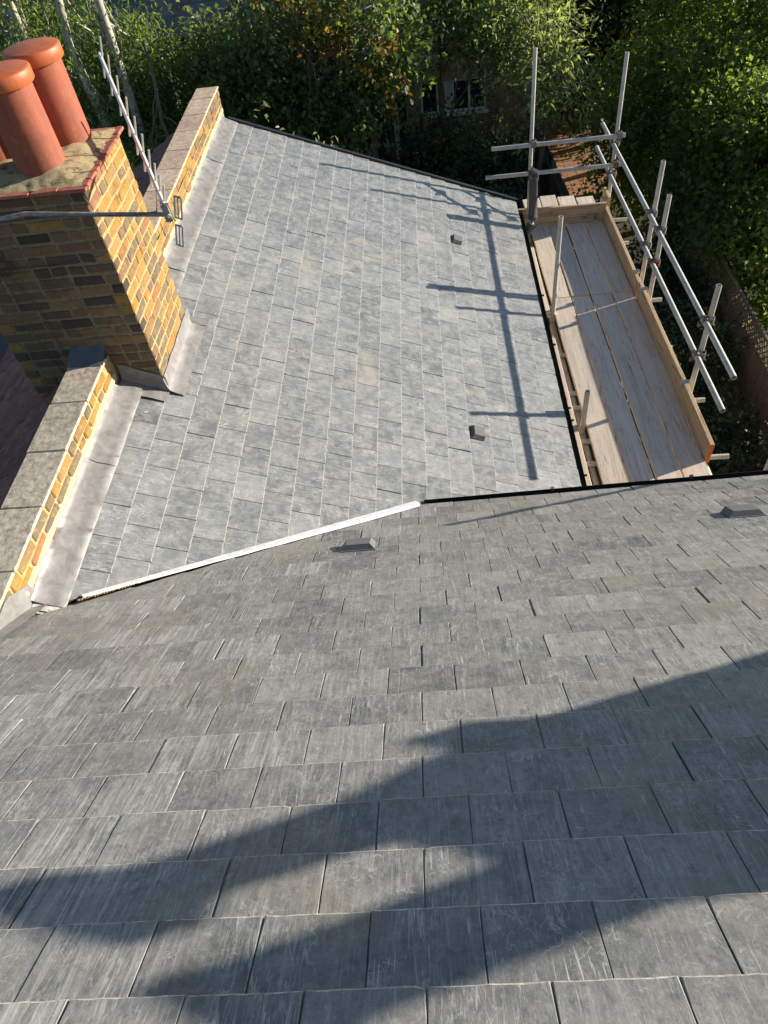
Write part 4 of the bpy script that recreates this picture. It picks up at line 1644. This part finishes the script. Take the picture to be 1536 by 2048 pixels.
rh = thing('rear_neighbour_house', 'dim brick house with grey tiled roof behind the garden trees', 'house', (-4, 17, GROUND))
HY = 16.6
hl = [(-9.4, -8.2, -3.1, -1.75), (-6.6, -5.6, -3.2, -1.75), (-4.9, -3.9, -5.6, -3.2), (-2.75, -2.25, -4.6, -2.9), (-1.85, -1.2, -5.4, -3.0), (-1.05, -0.2, -5.4, -3.0), (0.2, 1.88, -3.55, -2.78)]
wall_holes(rh, 'rear_wall', HY, -14, 1.92, GROUND, -1.15, hl, 'wall_stock')
window(rh, HY, *hl[0], 2)
window(rh, HY, *hl[1], 2)
window(rh, HY, *hl[2], 2, 'black_plastic')
window(rh, HY, *hl[3], 1)
window(rh, HY, *hl[4], 1, 'black_plastic')
window(rh, HY, *hl[5], 1, 'black_plastic')
window(rh, HY, *hl[6], 4, blind=1)
MB().box(1.924, 2.22, HY - 0.02, HY + 0.25, GROUND, -1.3).obj('red_brick_pier', 'wall_red', rh)
MB().box(2.224, 3.0, HY + 0.03, HY + 0.25, GROUND, -1.3).obj('orange_brick_wall', 'wall_orange', rh)
MB().box(2.78, 3.0, HY + 0.26, HY + 8, GROUND, -1.3).obj('side_wall', 'wall_orange', rh)
gut = MB()
gut.tube([(-14, HY - 0.09, -1.16), (3.0, HY - 0.09, -1.19)], 0.055, 8)
gut.obj('gutter', 'black_plastic', rh)
MB().tube([(-5.55, HY - 0.07, -1.2), (-5.55, HY - 0.07, GROUND)], 0.04, 8).obj('downpipe', 'black_plastic', rh)
MB().tube([(-0.62, HY - 0.5, -1.0), (-0.62, HY - 0.5, GROUND)], 0.04, 8).obj('downpipe', 'grey_plastic', rh)
RA = R(36)
rmx = frame_m((0, HY - 0.14, -1.10), (1, 0, 0), (0, math.cos(RA), math.sin(RA)), (0, -math.sin(RA), math.cos(RA)))
rdk = MB()
rdk.box(-14.1, 3.1, 0, 5.0, -0.12, -0.02)
rroof = rdk.obj('tiled_roof', 'felt', rh, rmx)
tls = [bm_mesh(jitter_box(rb, 0.288, 0.36, 0.016, 0.003, 0.003), 'roof_tile', 'roof_tile_grey') for _ in range(5)]
rest = MB()
cnt = 0
for r_ in range(17):
    for i in range(58):
        x = -14 + (i + 0.5 * (r_ % 2)) * 0.292
        mt = rmx @ Matrix.Translation((x, 0.15 + r_ * 0.28, 0.012 + rb.uniform(0, 0.004))) @ Matrix.Rotation(-0.045, 4, 'X')
        me = rb.choice(tls)
        if in_view(mt.translation, 5) and cnt < 290:
            ob('roof_tile', me, rroof, mt)
            cnt += 1
        else:
            rest.add([mt @ v.co for v in me.vertices], [tuple(p.vertices) for p in me.polygons])
if rest.v:
    tag(rest.obj('tile_field', 'roof_tile_grey', rroof), kind='stuff')
# little lean-to with white fascia seen through the leaves
ln_ = thing('garden_lean_to', 'low lean-to with pale fascia boards in front of the house wall', 'shed', (-1.6, 16.2, GROUND))
MB().box(-2.6, -0.3, 15.5, HY - 0.01, -1.62, -1.5).obj('roof', 'roof_tile_grey', ln_)
MB().box(-2.62, -0.28, 15.45, 15.495, -1.72, -1.52).obj('fascia', 'white_paint', ln_)
for x in (-2.5, -0.45):
    MB().box(x - 0.06, x + 0.06, 15.52, 15.64, GROUND, -1.622).obj('post', 'white_paint', ln_)


# ------------------------------------------------------------------ trees
def leaf_cloud(clumps, per, size, seed, aspect=0.55, droop=0.0, spray=12, shell=0.55, upbias=0.6):
    """leaf sized faces spread through clumps: array of quads (folded along the midrib)"""
    rg = np.random.default_rng(seed)
    V, n = [], 0
    for (c, r) in clumps:
        c, r = np.array(c, float), np.array(r, float)
        vol = (r[0] * r[1] + r[1] * r[2] + r[0] * r[2]) / 3
        k = max(6, int(per * vol / spray))
        u = rg.normal(size=(k, 3))
        u /= np.linalg.norm(u, axis=1)[:, None]
        rad = shell + (1 - shell) * rg.random(k) ** 0.6
        lump = 1 + 0.28 * np.sin(u[:, 0] * 5 + seed) * np.sin(u[:, 1] * 6 + 2) + 0.18 * rg.normal(size=k)
        base = c + u * r * (rad * lump)[:, None]
        tw = u + 0.6 * rg.normal(size=(k, 3)) + np.array([0, 0, 0.25 - droop])
        tw /= np.linalg.norm(tw, axis=1)[:, None]
        # leaves along the twig
        t = rg.random((k, spray)) * (size * 4.5)
        P = base[:, None, :] + tw[:, None, :] * t[..., None] + rg.normal(size=(k, spray, 3)) * size * 0.75
        D = tw[:, None, :] * 0.6 + rg.normal(size=(k, spray, 3)) * 0.8 + np.array([0, 0, -0.35 - droop])
        D /= np.linalg.norm(D, axis=2)[..., None]
        N = rg.normal(size=(k, spray, 3)) * 0.75 + np.array([0.35, 0, upbias + 0.4])
        S = np.cross(D, N)
        S /= np.linalg.norm(S, axis=2)[..., None] + 1e-9
        F = np.cross(S, D)
        s = size * (0.6 + 0.7 * rg.random((k, spray, 1)))
        a = P
        b = P + D * s * 0.45 + S * s * aspect * 0.5 + F * s * 0.10
        cc = P + D * s
        d = P + D * s * 0.45 - S * s * aspect * 0.5 + F * s * 0.10
        V.append(np.stack([a, b, cc, d], axis=2).reshape(-1, 3))
    V = np.concatenate(V)
    return V


def leaf_obj(name, V, matn, parent):
    nq = len(V) // 4
    me = bpy.data.meshes.new(name)
    me.vertices.add(len(V))
    me.vertices.foreach_set('co', V.astype(np.float32).ravel())
    # two triangles per leaf share the midrib a-c
    base = (np.arange(nq) * 4)[:, None]
    tri = np.concatenate([base + np.array([[0, 1, 2]]), base + np.array([[0, 2, 3]])], axis=1).reshape(-1)
    me.loops.add(len(tri))
    me.loops.foreach_set('vertex_index', tri.astype(np.int32))
    me.polygons.add(nq * 2)
    me.polygons.foreach_set('loop_start', (np.arange(nq * 2) * 3).astype(np.int32))
    me.materials.append(M[matn])
    me.update(calc_edges=True)
    me.validate()
    o = ob(name, me, parent)
    o['kind'] = 'stuff'
    return o


def branch_path(a, b, rng, wob):
    a, b = Vector(a), Vector(b)
    L = (b - a).length
    pts = []
    n = 7
    for i in range(n + 1):
        t = i / n
        p = a.lerp(b, t)
        p.z += 0.12 * L * math.sin(t * math.pi) * 0.5
        p += Vector((rng.uniform(-1, 1), rng.uniform(-1, 1), rng.uniform(-0.5, 0.5))) * wob * L * math.sin(t * math.pi)
        pts.append(p)
    return pts


def tree(name, label, base, top, clumps, size, per, matn, bark, seed, group=None, trunk_r=0.12, cat='tree', trunks=None, aspect=0.55, droop=0.0, limbs=True, extra=None, shell=0.55, limb_r=0.28):
    rng = random.Random(seed)
    root = thing(name, label, cat, base, group)
    tk = MB()
    trunks = trunks or [(base, top)]
    for (a, b) in trunks:
        pts = branch_path(a, b, rng, 0.02)
        rr = [trunk_r * (1 - 0.65 * i / (len(pts) - 1)) for i in range(len(pts))]
        tk.tube(pts, rr, 10)
    tk.obj('trunk', bark, root, smooth=True)
    if limbs:
        for (c, r) in clumps:
            a, b = rng.choice(trunks)
            a, b = Vector(a), Vector(b)
            t = min(0.95, max(0.25, rng.uniform(0.35, 0.9)))
            st = a.lerp(b, t)
            pts = branch_path(st, c, rng, 0.06)
            lm = MB().tube(pts, [trunk_r * limb_r * (1 - 0.8 * i / (len(pts) - 1)) for i in range(len(pts))], 6)
            for q in range(4):
                e = Vector(c) + Vector((rng.uniform(-1, 1) * r[0], rng.uniform(-1, 1) * r[1], rng.uniform(-0.8, 0.9) * r[2])) * 0.95
                p2 = branch_path(pts[rng.randint(3, 6)], e, rng, 0.10)
                lm.tube(p2, [trunk_r * 0.14 * (1 - 0.75 * i / (len(p2) - 1)) for i in range(len(p2))], 4)
            lm.obj('limb', bark, root, smooth=True)
    leaf_obj('crown', leaf_cloud(clumps, per, size, seed, aspect, droop, shell=shell), matn, root)
    if extra:
        for k, (cl_, mt, pr, sz) in enumerate(extra):
            leaf_obj('crown', leaf_cloud(cl_, pr, sz, seed + 50 + k, aspect, droop), mt, root)
    return root


def blob(rng, n, c, spread, r):
    out = []
    for _ in range(n):
        out.append(((c[0] + rng.uniform(-1, 1) * spread[0], c[1] + rng.uniform(-1, 1) * spread[1], c[2] + rng.uniform(-1, 1) * spread[2]), tuple(q * rng.uniform(0.7, 1.3) for q in r)))
    return out


rg = random.Random(99)
g = 'garden trees behind the roof'
# left grove, pale trunks
tree('willow_tree', 'pale-trunked tree at the far left behind the chimney pots', (-7.0, 12.0, GROUND), (-7.35, 12.1, 3.5), blob(rg, 16, (-7.0, 12.6, -1.2), (1.2, 0.9, 2.0), (0.75, 0.7, 0.55)), 0.15, 2000, 'leaf_willow', 'bark_pale', 1, g, 0.12, aspect=0.26, droop=0.5, limb_r=0.2)
tree('willow_tree', 'pale-trunked leafy tree just right of the chimney pots', (-6.25, 12.0, GROUND), (-6.35, 12.0, 3.5), blob(rg, 16, (-6.0, 12.9, -1.7), (0.9, 0.8, 1.6), (0.7, 0.7, 0.55)), 0.15, 2000, 'leaf_willow', 'bark_pale', 2, g, 0.13, aspect=0.26, droop=0.5, trunks=[((-6.2, 12.0, GROUND), (-6.45, 12.0, 3.4)), ((-5.9, 11.9, GROUND), (-5.6, 12.1, 3.0))], limb_r=0.2)
tree('young_ash_tree', 'slim tree with drooping leaves behind the television aerial', (-4.9, 11.0, GROUND), (-4.75, 11.4, 0.2), blob(rg, 14, (-4.6, 11.2, -2.4), (0.8, 0.9, 1.0), (0.6, 0.6, 0.5)), 0.14, 2000, 'leaf_willow', 'bark', 3, g, 0.07, aspect=0.28, droop=0.4, limb_r=0.2)
tree('leafy_shrub', 'willow-like bushy shrub between chimney and far parapet', (-4.0, 8.6, GROUND), (-3.9, 8.7, -1.6), blob(rg, 12, (-4.1, 8.9, -2.5), (1.1, 0.9, 1.0), (0.6, 0.6, 0.5)), 0.12, 2000, 'leaf_willow', 'bark', 4, 'garden shrubs', 0.06, 'shrub', aspect=0.28, droop=0.4)
# middle sycamores
cs = blob(rg, 24, (-3.3, 12.9, -1.6), (1.25, 0.9, 1.0), (0.52, 0.55, 0.40))
tree('sycamore_tree', 'dark green sycamore above the far end of the parapet', (-2.6, 12.6, GROUND), (-3.0, 12.7, 0.4), cs, 0.115, 2300, 'leaf_syc', 'bark', 5, g, 0.12, trunks=[((-2.5, 12.6, GROUND), (-3.2, 12.7, 0.6)), ((-2.2, 12.7, GROUND), (-2.4, 12.6, 0.9))], aspect=0.75)
cs = blob(rg, 20, (-1.6, 12.6, -0.9), (0.95, 0.8, 1.1), (0.5, 0.5, 0.38)) + [((-0.35, 12.1, -1.25), (0.5, 0.5, 0.42)), ((-0.1, 12.0, -0.75), (0.42, 0.4, 0.3)), ((-0.55, 12.0, -1.9), (0.36, 0.36, 0.36)), ((-1.1, 12.2, -1.4), (0.45, 0.45, 0.35))]
tree('sycamore_tree', 'sycamore with browning tips standing mid-garden over the verge', (-1.3, 12.3, GROUND), (-1.4, 12.4, 0.7), cs, 0.115, 2300, 'leaf_syc', 'bark', 6, g, 0.12, trunks=[((-1.25, 12.2, GROUND), (-1.45, 12.4, 0.8)), ((-1.75, 12.3, GROUND), (-2.0, 12.3, 0.5))], aspect=0.75,
     extra=[([((-1.95, 11.9, 0.15), (0.4, 0.4, 0.35)), ((-1.25, 11.8, -0.05), (0.35, 0.35, 0.25)), ((-0.45, 11.7, -0.75), (0.3, 0.3, 0.28))], 'leaf_autumn', 2000, 0.11), ([((-0.0, 11.7, -0.60), (0.45, 0.35, 0.2))], 'leaf_bright', 1300, 0.13)])
tree('young_sycamore', 'low pale sapling tips poking above the far roof verge', (-1.95, 8.2, GROUND), (-1.95, 8.2, -1.0), [((-1.85, 8.1, -0.70), (0.5, 0.4, 0.16)), ((-2.3, 8.2, -0.7), (0.3, 0.3, 0.15))], 0.13, 1000, 'leaf_pale', 'bark', 7, 'garden shrubs', 0.05, 'shrub', aspect=0.4)
# right-middle
cs = blob(rg, 13, (1.0, 14.2, -0.5), (1.2, 0.8, 0.6), (0.52, 0.5, 0.36))
tree('sycamore_tree', 'thin sycamore over the white window across the gardens', (0.6, 14.4, GROUND), (0.8, 14.2, 0.2), cs, 0.13, 1700, 'leaf_syc', 'bark', 8, g, 0.09, aspect=0.7)
cs = blob(rg, 14, (2.5, 12.8, -1.2), (0.6, 0.6, 0.9), (0.46, 0.46, 0.36)) + [((2.75, 12.3, -1.9), (0.4, 0.4, 0.4))]
tree('ash_tree', 'silvery green ash lit by the sun behind the tall standard', (2.75, 13.2, GROUND), (2.6, 13.0, 0.0), cs, 0.15, 1700, 'leaf_pale', 'bark', 9, g, 0.07, aspect=0.32, trunks=[((2.6, 13.2, GROUND), (2.5, 13.0, 0.2)), ((2.85, 13.3, GROUND), (2.75, 12.9, -0.3))])
# dark shrubs under the window
for k, (x, y, z, r) in enumerate(((0.1, 14.2, -3.9, 0.8), (1.1, 14.0, -3.9, 0.85), (2.0, 14.2, -4.1, 0.8), (1.6, 11.6, -4.2, 0.8), (0.5, 10.8, -4.5, 0.8), (2.4, 11.0, -4.6, 0.7))):
    tree('evergreen_shrub', ['dark shrub left below the white window', 'dark shrub directly below the white window', 'dark shrub against the orange brick wall', 'dark low shrub beside the rail fence', 'dark low shrub just past the verge', 'dark low shrub past the scaffold end'][k], (x, y, GROUND), (x, y, z), blob(rg, 8, (x, y, z), (0.6, 0.5, 0.6), (r * 0.7, r * 0.7, r * 0.6)), 0.12, 1600, 'leaf_dark', 'bark', 20 + k, 'evergreen shrubs below the house', 0.05, 'shrub')
# dark trees at the back
for k, (x, y, z) in enumerate(((4.6, 23, -2.2), (7.2, 24, -1.8), (5.9, 20.8, -3.4), (9.8, 23, -1.8), (3.4, 26, -1.0), (5.2, 18.4, -4.3))):
    tree('evergreen_tree', ['dark evergreen tree behind the rail fence end', 'dark evergreen tree at top between the two tall standards', 'dark round evergreen above the paved path', 'dark evergreen tree at the top right', 'dark evergreen tree furthest back beyond the house', 'small dark evergreen at the end of the paved path'][k], (x, y, GROUND), (x, y, z + 0.5), blob(rg, 16 if k < 5 else 6, (x, y, z), (1.3, 1.0, 2.0) if k < 5 else (0.5, 0.5, 0.6), (1.0, 0.9, 0.9) if k < 5 else (0.5, 0.5, 0.4)), 0.17, 1000, 'leaf_dark', 'bark', 30 + k, 'dark trees at the back', 0.16)
# big green trees on the right
spec = [((6.9, 11.6), (1.2, 1.2, 1.5), -2.7, 'round-leaved green tree above the trellis fence', 20),
        ((5.5, 14.2), (0.9, 1.2, 1.2), -3.2, 'green tree spilling towards the paved path', 18),
        ((8.2, 14.4), (1.3, 1.4, 1.5), -1.7, 'sunlit lime green tree at the top right corner', 20),
        ((8.7, 10.0), (1.2, 1.3, 1.7), -2.8, 'green tree against the right edge behind the fence', 20),
        ((6.5, 8.4), (0.5, 1.2, 0.9), -3.7, 'leafy green tree leaning over the trellis top', 14),
        ((7.6, 17.6), (1.4, 1.2, 1.5), -1.9, 'green tree behind the tallest standard', 18),
        ((5.7, 11.4), (0.5, 1.0, 0.7), -4.3, 'low green tree at the near end of the paved path', 14)]
for k, ((x, y), sp_, z, lab, nb_) in enumerate(spec):
    tree('lime_tree', lab, (x, y, GROUND), (x, y, z + 0.6), blob(rg, nb_, (x, y, z), sp_, (0.8, 0.8, 0.58) if k != 6 else (0.5, 0.5, 0.4)), 0.115, 1700, 'leaf_bright', 'bark', 40 + k, 'green trees on the right', 0.14, aspect=0.7, shell=0.45)
# undergrowth between scaffold and fence
for k, (x, y, z) in enumerate(((4.4, 2.6, -4.7), (4.6, 4.4, -4.8), (4.5, 6.2, -4.6), (4.3, 8.2, -4.5), (5.0, 9.6, -4.6), (5.0, 1.6, -4.6))):
    tree('garden_shrub', ['low dark shrub beside the main gutter', 'low dark shrub below the rail ends', 'low dark shrub by the fence foot under the rails', 'dark shrub beside the scaffold middle', 'dark shrub at the fence end', 'dark shrub below the right end of the main gutter'][k], (x, y, GROUND), (x, y, z), blob(rg, 9, (x, y, z), (0.6, 0.8, 0.45), (0.5, 0.5, 0.4)), 0.08, 2600, 'leaf_dark', 'bark', 60 + k, 'shrubs between scaffold and fence', 0.04, 'shrub')
